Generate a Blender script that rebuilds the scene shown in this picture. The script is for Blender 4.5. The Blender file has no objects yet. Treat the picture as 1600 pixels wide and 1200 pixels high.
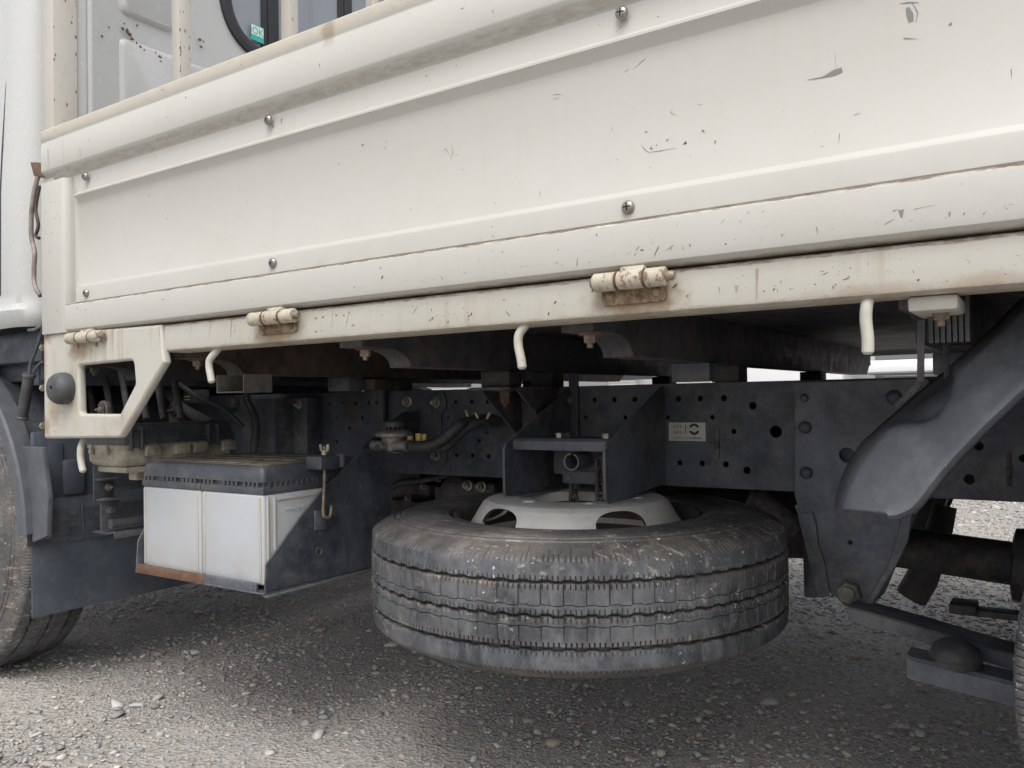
import bpy, bmesh, math, random
import numpy as np
from mathutils import Vector, Matrix
from math import sin, cos, pi, radians, sqrt, atan2

random.seed(7)
RN = random.Random(11)
SC = bpy.context.scene
COL = SC.collection
H = 0.65                                     # camera height above the ground; heights below are relative to the camera

# ------------------------------------------------------------------ camera
YAW, PIT, ROL, F = 0.589804221, 0.0184740748, -0.0172861, 1282.2964
_fw = Vector((-sin(YAW)*cos(PIT), cos(YAW)*cos(PIT), sin(PIT)))
_r = Vector((cos(YAW), sin(YAW), 0))
_u = _r.cross(_fw)
_r2 = _r*cos(ROL) + _u*sin(ROL)
_u2 = -_r*sin(ROL) + _u*cos(ROL)
cam_d = bpy.data.cameras.new('camera')
cam = bpy.data.objects.new('camera', cam_d)
COL.objects.link(cam)
cam.matrix_world = Matrix(((_r2.x, _u2.x, -_fw.x, 0), (_r2.y, _u2.y, -_fw.y, 0), (_r2.z, _u2.z, -_fw.z, H), (0, 0, 0, 1)))
cam_d.sensor_width = 36
cam_d.lens = 36*F/1600
cam_d.clip_start = 0.02
cam_d.clip_end = 2000
SC.camera = cam

# ------------------------------------------------------------------ sky, sun, exposure
SUN_EL, SUN_AZ = radians(58), radians(150)   # azimuth measured clockwise from +Y
w = bpy.data.worlds.new('World'); SC.world = w; w.use_nodes = True
nt = w.node_tree; nt.nodes.clear()
o_ = nt.nodes.new('ShaderNodeOutputWorld'); bg = nt.nodes.new('ShaderNodeBackground')
sky = nt.nodes.new('ShaderNodeTexSky'); sky.sky_type = 'NISHITA'; sky.sun_disc = False
sky.sun_elevation = SUN_EL; sky.sun_rotation = SUN_AZ
sky.air_density = 1.0; sky.dust_density = 5.0; sky.ozone_density = 1.0
hs = nt.nodes.new('ShaderNodeHueSaturation'); hs.inputs['Saturation'].default_value = 0.32
nt.links.new(sky.outputs[0], hs.inputs['Color'])
nt.links.new(hs.outputs[0], bg.inputs[0]); bg.inputs[1].default_value = 0.15
nt.links.new(bg.outputs[0], o_.inputs[0])
sd = bpy.data.lights.new('sun', 'SUN'); sd.energy = 0.65; sd.angle = radians(32); sd.color = (1, 0.975, 0.94)
sun = bpy.data.objects.new('sun', sd); COL.objects.link(sun)
sdir = Vector((sin(SUN_AZ)*cos(SUN_EL), cos(SUN_AZ)*cos(SUN_EL), sin(SUN_EL)))
sun.rotation_euler = sdir.to_track_quat('Z', 'Y').to_euler()
sun.location = sdir*30
SC.view_settings.view_transform = 'Standard'
SC.view_settings.look = 'None'
SC.view_settings.gamma = 1
SC.view_settings.exposure = 0.66
SC.view_settings.use_curve_mapping = False
SC.render.engine = 'CYCLES'
SC.cycles.max_bounces = 8; SC.cycles.diffuse_bounces = 5

# ------------------------------------------------------------------ measuring helpers
def ray(u, v):
    return _r2*((u-800)/F) + _u2*((600-v)/F) + _fw
def P(u, v, y=None, x=None, z=None):
    d = ray(u, v)
    t = y/d.y if y is not None else (x/d.x if x is not None else z/d.z)
    return d*t
def px(u, v, y, n=1.0):                      # size in metres of n photo pixels seen at depth plane y
    d = ray(u, v); return n*(y/d.y)/F

# ------------------------------------------------------------------ mesh helpers
class MB:
    def __init__(s): s.v = []; s.f = []
    def add(s, vs, fs):
        b = len(s.v); s.v += [tuple(q) for q in vs]; s.f += [tuple(i+b for i in f) for f in fs]; return s
    def bm(s, bm):
        bm.verts.index_update()
        return s.add([v.co[:] for v in bm.verts], [[v.index for v in f.verts] for f in bm.faces])
    def mesh(s, me):
        return s.add([v.co[:] for v in me.vertices], [list(p.vertices) for p in me.polygons])
    def box(s, x0, x1, y0, y1, z0, z1, bev=0.0, seg=2, M=None):
        bm = bmesh.new(); bmesh.ops.create_cube(bm, size=1)
        for v in bm.verts:
            v.co = Vector(((x0+x1)/2+v.co.x*(x1-x0), (y0+y1)/2+v.co.y*(y1-y0), (z0+z1)/2+v.co.z*(z1-z0)))
        if bev: bmesh.ops.bevel(bm, geom=bm.edges[:]+bm.verts[:], offset=bev, segments=seg, profile=.5, affect='EDGES', clamp_overlap=True)
        if M is not None: bmesh.ops.transform(bm, matrix=M, verts=bm.verts)
        s.bm(bm); bm.free(); return s
    def prism(s, poly, axis, a0, a1, bev=0.0, seg=2):
        # poly: 2d points; axis x -> (y,z), y -> (x,z), z -> (x,y)
        bm = bmesh.new()
        def m(p, a): return {'x': (a, p[0], p[1]), 'y': (p[0], a, p[1]), 'z': (p[0], p[1], a)}[axis]
        A = [bm.verts.new(m(p, a0)) for p in poly]; B = [bm.verts.new(m(p, a1)) for p in poly]
        bm.faces.new(A); bm.faces.new(B[::-1]); n = len(poly)
        for i in range(n): bm.faces.new((A[i], B[i], B[(i+1) % n], A[(i+1) % n]))
        bmesh.ops.recalc_face_normals(bm, faces=bm.faces)
        if bev: bmesh.ops.bevel(bm, geom=bm.edges[:]+bm.verts[:], offset=bev, segments=seg, profile=.5, affect='EDGES', clamp_overlap=True)
        s.bm(bm); bm.free(); return s
    def loft(s, secs, closed=True, caps=True):
        n = len(secs[0]); vs = [q for c in secs for q in c]; fs = []
        for k in range(len(secs)-1):
            for i in range(n if closed else n-1):
                j = (i+1) % n; fs.append((k*n+i, k*n+j, (k+1)*n+j, (k+1)*n+i))
        if caps and closed: fs.append(tuple(range(n))[::-1]); fs.append(tuple((len(secs)-1)*n+i for i in range(n)))
        bm = bmesh.new(); V = [bm.verts.new(q) for q in vs]
        for f in fs:
            try: bm.faces.new([V[i] for i in f])
            except ValueError: pass
        bmesh.ops.recalc_face_normals(bm, faces=bm.faces)
        s.bm(bm); bm.free(); return s
    def tube(s, pts, r, seg=12, caps=True):
        pts = [Vector(p) for p in pts]; n = len(pts)
        rs = r if isinstance(r, (list, tuple)) else [r]*n
        secs = []; ref = None
        for i, p in enumerate(pts):
            t = (pts[min(i+1, n-1)]-pts[max(i-1, 0)]).normalized()
            if ref is None:
                ref = Vector((0, 0, 1)) if abs(t.z) < .9 else Vector((1, 0, 0))
            a = (ref - t*ref.dot(t)).normalized(); ref = a; b = t.cross(a)
            secs.append([p+(a*cos(2*pi*k/seg)+b*sin(2*pi*k/seg))*rs[i] for k in range(seg)])
        return s.loft(secs, True, caps)
    def lathe(s, prof, c, axis, seg=24, twist=0.0):
        # prof: (radius, height along axis)
        c = Vector(c); ax = Vector(axis).normalized()
        ref = Vector((0, 0, 1)) if abs(ax.z) < .9 else Vector((1, 0, 0))
        a = (ref-ax*ref.dot(ax)).normalized(); b = ax.cross(a)
        secs = []
        for r, h in prof:
            r = max(r, 1e-5)
            secs.append([c+ax*h+(a*cos(2*pi*k/seg+twist)+b*sin(2*pi*k/seg+twist))*r for k in range(seg)])
        return s.loft(secs, True, True)
    def bolt(s, c, axis, r=.009, h=.007, washer=True, stud=True, twist=.2):
        c = Vector(c); ax = Vector(axis).normalized(); o = 0
        if washer: s.lathe([(r*1.3, 0), (r*1.3, .0016), (r*1.22, .002)], c, ax, 20); o = .002
        s.lathe([(r, o), (r, o+h*.8), (r*.86, o+h)], c, ax, 6, twist)
        if stud: s.lathe([(r*.5, o+h), (r*.5, o+h+.005), (r*.4, o+h+.006)], c, ax, 12)
        return s

def smooth_path(pts, n=6):
    P_ = [Vector(p) for p in pts]; out = []
    for i in range(len(P_)-1):
        a = P_[max(i-1, 0)]; b = P_[i]; c = P_[i+1]; d = P_[min(i+2, len(P_)-1)]
        for k in range(n):
            t = k/n
            out.append(.5*((2*b)+(-a+c)*t+(2*a-5*b+4*c-d)*t*t+(-a+3*b-3*c+d)*t**3))
    out.append(P_[-1]); return out

def rounded(pts, r, n=4):
    out = []; N = len(pts)
    for i in range(N):
        p = Vector(pts[i]).to_2d(); a = Vector(pts[i-1]).to_2d(); b = Vector(pts[(i+1) % N]).to_2d()
        rr = r[i] if isinstance(r, (list, tuple)) else r
        if rr <= 0: out.append(p); continue
        da = (a-p); db = (b-p); la, lb = da.length, db.length
        da /= la; db /= lb
        ang = max(.05, da.angle(db)); d = min(rr/math.tan(ang/2), la*.45, lb*.45)
        p0 = p+da*d; p1 = p+db*d
        for k in range(n+1):
            t = k/n; out.append(p0*(1-t)**2+p*2*t*(1-t)+p1*t*t)
    return out
def circle(c, r, n=18):
    return [(c[0]+r*cos(2*pi*k/n), c[1]+r*sin(2*pi*k/n)) for k in range(n)]

def plate(outline, holes, plane, mid, thick, bev=.0008):
    """flat plate with real holes; plane 'y' -> points are (x,z); 'x' -> (y,z); 'z' -> (x,y)"""
    cu = bpy.data.curves.new('c', 'CURVE'); cu.dimensions = '2D'; cu.fill_mode = 'BOTH'
    for pl in [outline]+list(holes):
        sp = cu.splines.new('POLY'); sp.points.add(len(pl)-1); sp.use_cyclic_u = True
        for q, p in zip(sp.points, pl): q.co = (p[0], p[1], 0, 1)
    cu.extrude = thick/2 - bev; cu.bevel_depth = bev; cu.bevel_resolution = 1; cu.offset = -bev
    ob = bpy.data.objects.new('c', cu); COL.objects.link(ob)
    dg = bpy.context.evaluated_depsgraph_get(); dg.update()
    me = bpy.data.meshes.new_from_object(ob.evaluated_get(dg))
    vs = []
    for v in me.vertices:
        a, b, c = v.co
        vs.append((a, mid-c, b) if plane == 'y' else ((mid+c, a, b) if plane == 'x' else (a, b, mid+c)))
    fs = [list(p.vertices) for p in me.polygons]
    bpy.data.objects.remove(ob); bpy.data.curves.remove(cu); bpy.data.meshes.remove(me)
    return MB().add(vs, fs)

def text_mb(txt, size, place, thick=.0002):
    cu = bpy.data.curves.new('t', 'FONT'); cu.body = txt; cu.size = size; cu.extrude = thick; cu.resolution_u = 3
    ob = bpy.data.objects.new('t', cu); COL.objects.link(ob)
    dg = bpy.context.evaluated_depsgraph_get(); dg.update()
    me = bpy.data.meshes.new_from_object(ob.evaluated_get(dg))
    m = MB().add([place(*v.co) for v in me.vertices], [list(p.vertices) for p in me.polygons])
    bpy.data.objects.remove(ob); bpy.data.curves.remove(cu); bpy.data.meshes.remove(me)
    return m

def empty(name, loc, **props):
    e = bpy.data.objects.new(name, None); COL.objects.link(e); e.location = (loc[0], loc[1], loc[2]+H)
    e.empty_display_size = .1
    for k, v in props.items(): e[k] = v
    return e
def world_loc(o):
    p = Vector((0, 0, 0))
    while o is not None: p += o.location; o = o.parent
    return p
def obj(name, m, material, parent=None, smooth=35, origin=None, **props):
    V = np.array(m.v, dtype=float).reshape(-1, 3)
    V[:, 2] += H
    c = (V.min(0)+V.max(0))/2 if origin is None else np.array(origin, float)+np.array((0, 0, H))
    me = bpy.data.meshes.new(name)
    me.from_pydata([tuple(q) for q in V-c], [], m.f); me.validate(); me.update()
    if smooth:
        me.polygons.foreach_set('use_smooth', [True]*len(me.polygons)); me.set_sharp_from_angle(angle=radians(smooth))
    mats = material if isinstance(material, (list, tuple)) else [material]
    for q in mats: me.materials.append(q)
    o = bpy.data.objects.new(name, me); COL.objects.link(o)
    if parent is not None:
        o.parent = parent; o.location = Vector(c)-world_loc(parent)
    else: o.location = c
    for k, v in props.items(): o[k] = v
    return o
def dup(o, parent, wloc=None, rot=None):
    c = o.copy(); COL.objects.link(c); c.parent = parent
    if wloc is not None:
        c.location = Vector((wloc[0], wloc[1], wloc[2]+H))-(world_loc(parent) if parent else Vector())
    if rot is not None: c.rotation_euler = rot
    return c

# ------------------------------------------------------------------ materials
class N:
    def __init__(s, name):
        s.m = bpy.data.materials.new(name); s.m.use_nodes = True; s.t = s.m.node_tree
        s.b = s.t.nodes['Principled BSDF']; s.pos = None
    def n(s, ty, **k):
        q = s.t.nodes.new(ty)
        for a, b in k.items(): setattr(q, a, b)
        return q
    def l(s, a, b): s.t.links.new(a, b)
    def P(s):
        if s.pos is None: s.pos = s.n('ShaderNodeNewGeometry').outputs['Position']
        return s.pos
    def O(s): return s.n('ShaderNodeTexCoord').outputs['Object']
    def scaled(s, vec, sc, off=(0, 0, 0)):
        q = s.n('ShaderNodeMapping'); q.inputs['Scale'].default_value = sc; q.inputs['Location'].default_value = off
        s.l(vec, q.inputs[0]); return q.outputs[0]
    def noise(s, vec, scale, detail=4, rough=.55, dist=0.0):
        q = s.n('ShaderNodeTexNoise'); q.inputs['Scale'].default_value = scale; q.inputs['Detail'].default_value = detail
        q.inputs['Roughness'].default_value = rough; q.inputs['Distortion'].default_value = dist
        s.l(vec, q.inputs['Vector']); return q.outputs[0]
    def voro(s, vec, scale, feat='F1', out='Distance'):
        q = s.n('ShaderNodeTexVoronoi'); q.feature = feat; q.inputs['Scale'].default_value = scale
        s.l(vec, q.inputs['Vector']); return q.outputs[out]
    def ramp(s, val, a, b, lo=0.0, hi=1.0):
        q = s.n('ShaderNodeMapRange'); q.interpolation_type = 'SMOOTHSTEP'
        s.l(val, q.inputs[0]); q.inputs[1].default_value = a; q.inputs[2].default_value = b
        q.inputs[3].default_value = lo; q.inputs[4].default_value = hi; return q.outputs[0]
    def math(s, op, a, b=None):
        q = s.n('ShaderNodeMath'); q.operation = op
        for i, v in enumerate((a, b)):
            if v is None: continue
            if isinstance(v, (int, float)): q.inputs[i].default_value = v
            else: s.l(v, q.inputs[i])
        return q.outputs[0]
    def mix(s, fac, a, b, mode='MIX'):
        q = s.n('ShaderNodeMix'); q.data_type = 'RGBA'; q.blend_type = mode
        for i, v in ((0, fac), (6, a), (7, b)):
            if isinstance(v, (int, float)): q.inputs[i].default_value = v
            elif isinstance(v, tuple): q.inputs[i].default_value = (v[0], v[1], v[2], 1)
            else: s.l(v, q.inputs[i])
        return q.outputs[2]
    def bump(s, h, strength=.3, dist=.001, nrm=None):
        q = s.n('ShaderNodeBump'); q.inputs['Strength'].default_value = strength; q.inputs['Distance'].default_value = dist
        s.l(h, q.inputs['Height'])
        if nrm is not None: s.l(nrm, q.inputs['Normal'])
        return q.outputs[0]
    def done(s, col, rough=.5, metal=0.0, nrm=None, spec=None, coat=None):
        for k, v in (('Base Color', col), ('Roughness', rough), ('Metallic', metal)):
            if isinstance(v, tuple): s.b.inputs[k].default_value = (v[0], v[1], v[2], 1)
            elif isinstance(v, (int, float)): s.b.inputs[k].default_value = v
            else: s.l(v, s.b.inputs[k])
        if nrm is not None: s.l(nrm, s.b.inputs['Normal'])
        if spec is not None: s.b.inputs['Specular IOR Level'].default_value = spec
        if coat is not None: s.b.inputs['Coat Weight'].default_value = coat
        return s.m
    def spots(s, col, spots, color, brk=40, amt=1.0):
        p = s.P(); nz = s.noise(p, brk, 5, .65)
        for (x, y, z, rx, rz, st) in spots:
            q = s.n('ShaderNodeMapping'); q.vector_type = 'TEXTURE'
            q.inputs['Location'].default_value = (x, y, z+H); q.inputs['Scale'].default_value = (rx, .2, rz)
            s.l(p, q.inputs[0])
            L = s.n('ShaderNodeVectorMath'); L.operation = 'LENGTH'; s.l(q.outputs[0], L.inputs[0])
            d = s.math('ADD', L.outputs['Value'], s.math('MULTIPLY', s.math('SUBTRACT', nz, .5), 1.3))
            f = s.ramp(d, 1.05, .2, 0, st*amt)
            col = s.mix(f, col, color)
        return col

def paint_mat(name, base, dirt=.5, rust_spots=(), chips=.5, streak=.4, rough=.38, bands=(), wob=.09):
    s = N(name); p = s.P()
    n1 = s.noise(p, 3.0, 5, .6); n2 = s.noise(p, 38, 5, .7)
    c = s.mix(s.ramp(n1, .35, .7, 0, .5*dirt), base, (base[0]*.86, base[1]*.84, base[2]*.78))
    c = s.mix(s.ramp(n2, .45, .8, 0, .25*dirt), c, (base[0]*.8, base[1]*.74, base[2]*.62))
    if streak:
        st = s.noise(s.scaled(p, (70, 70, 2.2)), 1.0, 4, .6)
        md = s.noise(p, 4.5, 3)
        f = s.math('MULTIPLY', s.ramp(st, .50, .66), s.ramp(md, .45, .65, 0, streak))
        c = s.mix(f, c, (.34, .28, .20))
    # small brown and grey specks with broken outlines
    v = s.noise(p, 260, 2, .5); v2 = s.noise(p, 22, 3)
    f = s.math('MULTIPLY', s.ramp(v, .735, .76), s.ramp(v2, .5, .62, 0, chips))
    c = s.mix(f, c, (.16, .10, .06))
    v = s.noise(s.scaled(p, (60, 60, 240)), 1.0, 3, .5)
    f = s.math('MULTIPLY', s.ramp(v, .74, .765), s.ramp(s.noise(p, 9, 3), .48, .6, 0, chips*.7))
    c = s.mix(f, c, (.27, .26, .25))
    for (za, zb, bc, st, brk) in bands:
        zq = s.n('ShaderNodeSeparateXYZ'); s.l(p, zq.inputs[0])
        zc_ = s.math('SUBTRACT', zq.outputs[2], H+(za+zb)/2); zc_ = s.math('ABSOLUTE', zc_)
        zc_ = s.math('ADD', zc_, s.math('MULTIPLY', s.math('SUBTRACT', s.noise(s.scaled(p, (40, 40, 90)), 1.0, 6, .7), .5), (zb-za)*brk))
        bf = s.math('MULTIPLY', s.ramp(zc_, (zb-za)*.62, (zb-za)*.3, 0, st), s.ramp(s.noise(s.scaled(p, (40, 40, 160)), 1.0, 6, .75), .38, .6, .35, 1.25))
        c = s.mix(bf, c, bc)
    if rust_spots: c = s.spots(c, rust_spots, (.25, .145, .07), 70)
    b = s.bump(s.noise(p, 420, 2, .5), .05, .0006)
    b = s.bump(s.noise(p, 14, 2, .5), wob, .004, b)
    r = s.ramp(s.noise(p, 26, 4), .3, .75, rough, rough+.16*min(1, wob/.09))
    return s.done(c, r, 0, b)

def metal_mat(name, base, rough=.55, dust=.4, dustc=(.16, .145, .12), rust=0.0, scale=1.0, bumpk=.25, spots=(), spec=None, speck=0.25, metal=0.0, edge=0.0, mott=1.0):
    s = N(name); p = s.P()
    c = s.mix(s.ramp(s.noise(p, 7*scale, 8, .72), .36, .66), tuple(q*(1-.38*mott) for q in base), tuple(q*(1+.45*mott) for q in base))
    d = s.math('MULTIPLY', s.ramp(s.noise(p, 17*scale, 8, .78), .42, .68, 0, min(1, dust*1.7)), s.ramp(s.noise(p, 3*scale, 3), .3, .65, .35, 1))
    sv = s.ramp(s.noise(s.scaled(p, (45*scale, 45*scale, 9*scale)), 1.0, 5, .7), .5, .75, 0, dust*.5); c = s.mix(sv, c, tuple(q*.35 for q in base)); c = s.mix(s.ramp(s.noise(p, 70*scale, 5, .75), .5, .72, 0, dust*.7), c, dustc)
    c = s.mix(d, c, dustc)
    if rust:
        r = s.math('MULTIPLY', s.ramp(s.noise(p, 10*scale, 6, .7), .5, .68, 0, rust), s.ramp(s.noise(p, 90*scale, 3), .3, .6, .5, 1))
        c = s.mix(r, c, (.16, .07, .032))
    if spots: c = s.spots(c, spots, (.10, .042, .022), 60)
    if edge:
        bv = s.n('ShaderNodeBevel'); bv.samples = 4; bv.inputs['Radius'].default_value = .0016
        ge = s.n('ShaderNodeNewGeometry'); dt = s.n('ShaderNodeVectorMath'); dt.operation = 'DOT_PRODUCT'
        s.l(bv.outputs[0], dt.inputs[0]); s.l(ge.outputs['Normal'], dt.inputs[1])
        ew = s.math('MULTIPLY', s.ramp(dt.outputs['Value'], .985, .90, 0, edge), s.ramp(s.noise(p, 40, 4, .7), .35, .6, .25, 1))
        c = s.mix(ew, c, (.30, .285, .26))
    if speck:
        f = s.ramp(s.noise(p, 240, 2, .5), .735, .76, 0, speck)
        c = s.mix(f, c, (.38, .35, .30))
    b = s.bump(s.noise(p, 300, 3, .6), bumpk, .0005); b = s.bump(s.noise(p, 22, 4), bumpk*.6, .003, b)
    return s.done(c, s.ramp(s.noise(p, 33, 4), .3, .7, rough-.08, rough+.14), metal, b, spec)

CREAM = (.484, .478, .445)
RSP = []
for (u, v, k) in ((985, 450, 1.0), (430, 505, .8), (133, 535, .7)):
    q = P(u+4, v+12, y=.86); RSP.append((q.x, q.y, q.z-.004, .074*k, .034*k, .75))
for (u, v, rx, rz, st) in ((70, 560, .02, .09, .6), (88, 640, .03, .05, .55), (72, 668, .03, .035, .7), (200, 660, .06, .03, .25), (75, 525, .035, .02, .8),
                           (520, 52, .018, .03, .5), (1010, 472, .05, .015, .5), (1540, 440, .05, .012, .4), (1350, 455, .07, .01, .35)):
    q = P(u, v, y=.85); RSP.append((q.x, q.y, q.z, rx, rz, st))
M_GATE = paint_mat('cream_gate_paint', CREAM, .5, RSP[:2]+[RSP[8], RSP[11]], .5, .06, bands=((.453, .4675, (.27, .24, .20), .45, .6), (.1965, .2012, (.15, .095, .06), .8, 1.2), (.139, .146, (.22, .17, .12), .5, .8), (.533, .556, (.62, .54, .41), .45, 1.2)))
M_GATE2 = paint_mat('cream_stile_paint', CREAM, .5, RSP[:2], .5, .1)
M_BRK = paint_mat('rust_streaked_cream_paint', (.475, .46, .41), 1.0, RSP[:8], .9, .9)
M_SILL = paint_mat('weathered_cream_paint', (.475, .463, .415), .9, RSP[:8]+RSP[9:], .8, .6, bands=((.1365, .1425, (.20, .13, .09), .8, 1.0), (.091, .0975, (.34, .25, .17), .45, 2.0)))
M_HINGE = paint_mat('rusty_hinge_paint', (.56, .51, .40), 1.0, [(a[0], a[1], a[2]-.002, .085, .026, .85) for a in RSP[:3]], 1.0, .5)
s = N('rusted_hinge_plate'); p = s.P()
c = s.mix(s.ramp(s.noise(p, 45, 6, .75), .38, .62), (.30, .225, .145), (.12, .07, .04))
c = s.mix(s.ramp(s.noise(p, 110, 4, .7), .55, .66, 0, .8), c, (.09, .045, .025))
M_HPL = s.done(c, .7, 0, s.bump(s.noise(p, 150, 4), .4, .001))
s = N('chipped_hinge_knuckle'); p = s.P()
c = s.mix(s.ramp(s.noise(p, 30, 5, .7), .4, .65, 0, .5), (.46, .425, .35), (.33, .26, .17))
c = s.mix(s.ramp(s.noise(s.scaled(p, (1, 1, .6)), 95, 6, .75), .53, .60, 0, .9), c, (.15, .085, .05))
M_KNK = s.done(c, .5, 0, s.bump(s.noise(p, 75, 5, .7), .3, .0008))
M_CAB = paint_mat('white_cab_paint', (.50, .507, .50), .05, [], .08, .0, .25, wob=.02)
M_FRAME = metal_mat('black_frame_paint', (.048, .056, .076), .5, .36, (.155, .155, .15), .0, 1.0, .22, edge=.5)
_fs = []
for (u, v, rx, rz, st) in ((545, 640, .02, .09, .5), (800, 660, .04, .06, .45), (820, 665, .03, .05, .3), (915, 660, .025, .05, .3)):
    q = P(u, v, y=1.44); _fs.append((q.x, q.y, q.z, rx, rz, st))
M_RAIL = metal_mat('chassis_rail_paint', (.054, .063, .084), .5, .38, (.165, .162, .155), .0, 1.0, .25, _fs, edge=.4)
M_CARR = metal_mat('carrier_steel_paint', (.078, .087, .108), .48, .45, (.20, .195, .19), .0, 1.0, .25, edge=.8)
M_RUST = metal_mat('rusty_dark_steel', (.060, .047, .043), .7, .5, (.14, .105, .085), .45, 1.3, .5)
M_RUSTY = metal_mat('orange_brown_rust', (.10, .052, .032), .8, .5, (.19, .14, .10), .8, 2.5, .6, speck=0)
M_BEAM = metal_mat('crossbeam_paint', (.046, .046, .052), .62, .45, (.115, .10, .09), .18, 1.0, .4)
M_PLAST = metal_mat('black_fender_plastic', (.074, .080, .094), .56, .22, (.19, .192, .19), 0, .8, .16, speck=.6, mott=.3)
M_FLAP = metal_mat('mud_flap_rubber', (.058, .070, .092), .58, .45, (.13, .138, .15), 0, .8, .15, speck=.3, mott=.3)
M_PLASTD = metal_mat('black_moulded_plastic', (.055, .061, .075), .36, .28, (.19, .185, .17), 0, 1.4, .2, speck=.3, edge=.35, mott=.4)
M_DARK = metal_mat('dark_grimy_parts', (.048, .048, .053), .6, .55, (.14, .125, .11), .2, 1.6, .6, speck=.15)
M_RUB = metal_mat('black_rubber', (.050, .052, .057), .5, .3, (.14, .13, .115), 0, 2, .2, speck=.1)
M_BEIGE = metal_mat('dusty_beige_plastic', (.40, .37, .30), .55, .5, (.27, .23, .17), 0, 2, .15, speck=0)
M_BAG = metal_mat('grey_cut_channel', (.15, .145, .13), .6, .6, (.16, .14, .11), .15, 2, .3, speck=0)
M_ZINC = metal_mat('dull_zinc', (.42, .39, .32), .42, .5, (.26, .21, .14), .25, 6, .3, speck=0, metal=.55)
M_YEL = metal_mat('yellow_zinc_clip', (.62, .47, .22), .5, .3, (.4, .3, .16), 0, 4, .1, speck=0, metal=.2)
M_SCREW = metal_mat('steel_screw', (.27, .26, .24), .32, .3, (.2, .18, .15), .1, 8, .2, speck=0, metal=.9)
s = N('cross_head_screw'); p = s.O(); xs_ = s.n('ShaderNodeSeparateXYZ'); s.l(p, xs_.inputs[0])
ax_ = s.math('ABSOLUTE', xs_.outputs[0]); az_ = s.math('ABSOLUTE', xs_.outputs[2])
cr = s.math('MULTIPLY', s.ramp(s.math('MINIMUM', ax_, az_), .0011, .0007), s.ramp(s.math('MAXIMUM', ax_, az_), .0047, .0042))
c = s.mix(s.ramp(s.noise(p, 300, 4), .4, .7, 0, .5), (.34, .33, .31), (.17, .14, .11))
M_SCREW = s.done(s.mix(cr, c, (.02, .018, .016)), .3, .8)
M_ALU = metal_mat('cast_aluminium', (.30, .29, .27), .5, .6, (.2, .17, .13), .05, 3, .5, speck=0, metal=.35)
M_BOLTR = metal_mat('rusty_zinc_bolt', (.24, .20, .155), .55, .6, (.22, .14, .09), .5, 6, .4, speck=0, metal=.4)

s = N('silver_wheel_paint'); p = s.O()
c = s.mix(s.ramp(s.noise(p, 9, 6, .7), .3, .75, 0, .7), (.64, .63, .605), (.44, .42, .385))
c = s.mix(s.ramp(s.noise(p, 30, 6, .75), .55, .75, 0, .45), c, (.27, .22, .17))
c = s.mix(s.ramp(s.noise(p, 210, 2), .72, .75, 0, .7), c, (.12, .09, .07))
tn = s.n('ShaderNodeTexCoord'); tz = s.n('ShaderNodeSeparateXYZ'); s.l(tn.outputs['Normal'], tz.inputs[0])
c = s.mix(s.ramp(tz.outputs[2], .02, -.1), c, (.045, .038, .032))      # shade painted on downward faces, so the hand holes look dark inside
M_WHEEL = s.done(c, .45, .15, s.bump(s.noise(p, 60, 4), .2, .001))

s = N('battery_case_plastic'); p = s.P()
c = s.mix(s.ramp(s.noise(p, 8, 5, .6), .35, .7, 0, .6), (.43, .45, .478), (.385, .39, .38))
zz = s.n('ShaderNodeSeparateXYZ'); s.l(p, zz.inputs[0])
f = s.math('MULTIPLY', s.ramp(zz.outputs[2], H-.255, H-.325), s.ramp(s.noise(p, 20, 5, .7), .4, .7, 0, .45))
c = s.mix(f, c, (.38, .26, .14))
f = s.math('MULTIPLY', s.ramp(s.noise(s.scaled(p, (30, 30, 6)), 1, 4), .5, .75, 0, .3), s.ramp(zz.outputs[1], .955, .975))
c = s.mix(f, c, (.45, .36, .22))
M_CASE = s.done(c, .38, 0, s.bump(s.noise(p, 90, 3), .05, .001))
s.b.inputs['Subsurface Weight'].default_value = .12
s.b.inputs['Subsurface Radius'].default_value = (.02, .02, .02)

s = N('aged_case_corner'); M_RIBC = s.done(s.mix(s.ramp(s.noise(s.P(), 30, 5, .7), .35, .65), (.43, .43, .415), (.40, .37, .31)), .4)
s = N('truck_tyre_rubber'); p = s.O()
at = s.n('ShaderNodeAttribute'); at.attribute_name = 'dust'
n0 = s.noise(p, 9, 8, .74); n1 = s.noise(s.scaled(p, (1, 1, .35)), 60, 6, .7)
c = s.mix(s.ramp(n0, .36, .64), (.026, .030, .038), (.098, .106, .122))
c = s.mix(s.ramp(n1, .46, .66, 0, .6), c, (.155, .162, .175))
c = s.mix(s.ramp(n1, .44, .28, 0, .5), c, (.03, .032, .036))
c = s.mix(s.math('MULTIPLY', at.outputs['Fac'], .8), c, s.mix(s.ramp(n0, .35, .65), (.060, .055, .050), (.125, .112, .098)))
dirt = s.math('MULTIPLY', s.ramp(s.noise(p, 10, 8, .8), .52, .64, 0, .65), at.outputs['Fac'])
c = s.mix(dirt, c, (.24, .205, .165))
c = s.mix(s.math('MULTIPLY', s.ramp(s.noise(s.scaled(p, (1, 1, 2.2)), 24, 6, .75), .60, .68, 0, .9), at.outputs['Fac']), c, (.37, .32, .25))
dg_ = s.n('ShaderNodeMapping'); dg_.inputs['Rotation'].default_value = (.5, .7, .3); dg_.inputs['Scale'].default_value = (14, 90, 60); s.l(p, dg_.inputs[0])
f = s.math('MULTIPLY', s.ramp(s.noise(dg_.outputs[0], 1, 3, .6), .60, .68, 0, .7), s.ramp(s.noise(p, 4.2, 2), .50, .60))
c = s.mix(f, c, (.34, .30, .24))
f = s.math('MULTIPLY', s.ramp(s.noise(p, 150, 2), .66, .70, 0, .9), s.ramp(s.noise(p, 5.5, 2), .50, .60))
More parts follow.
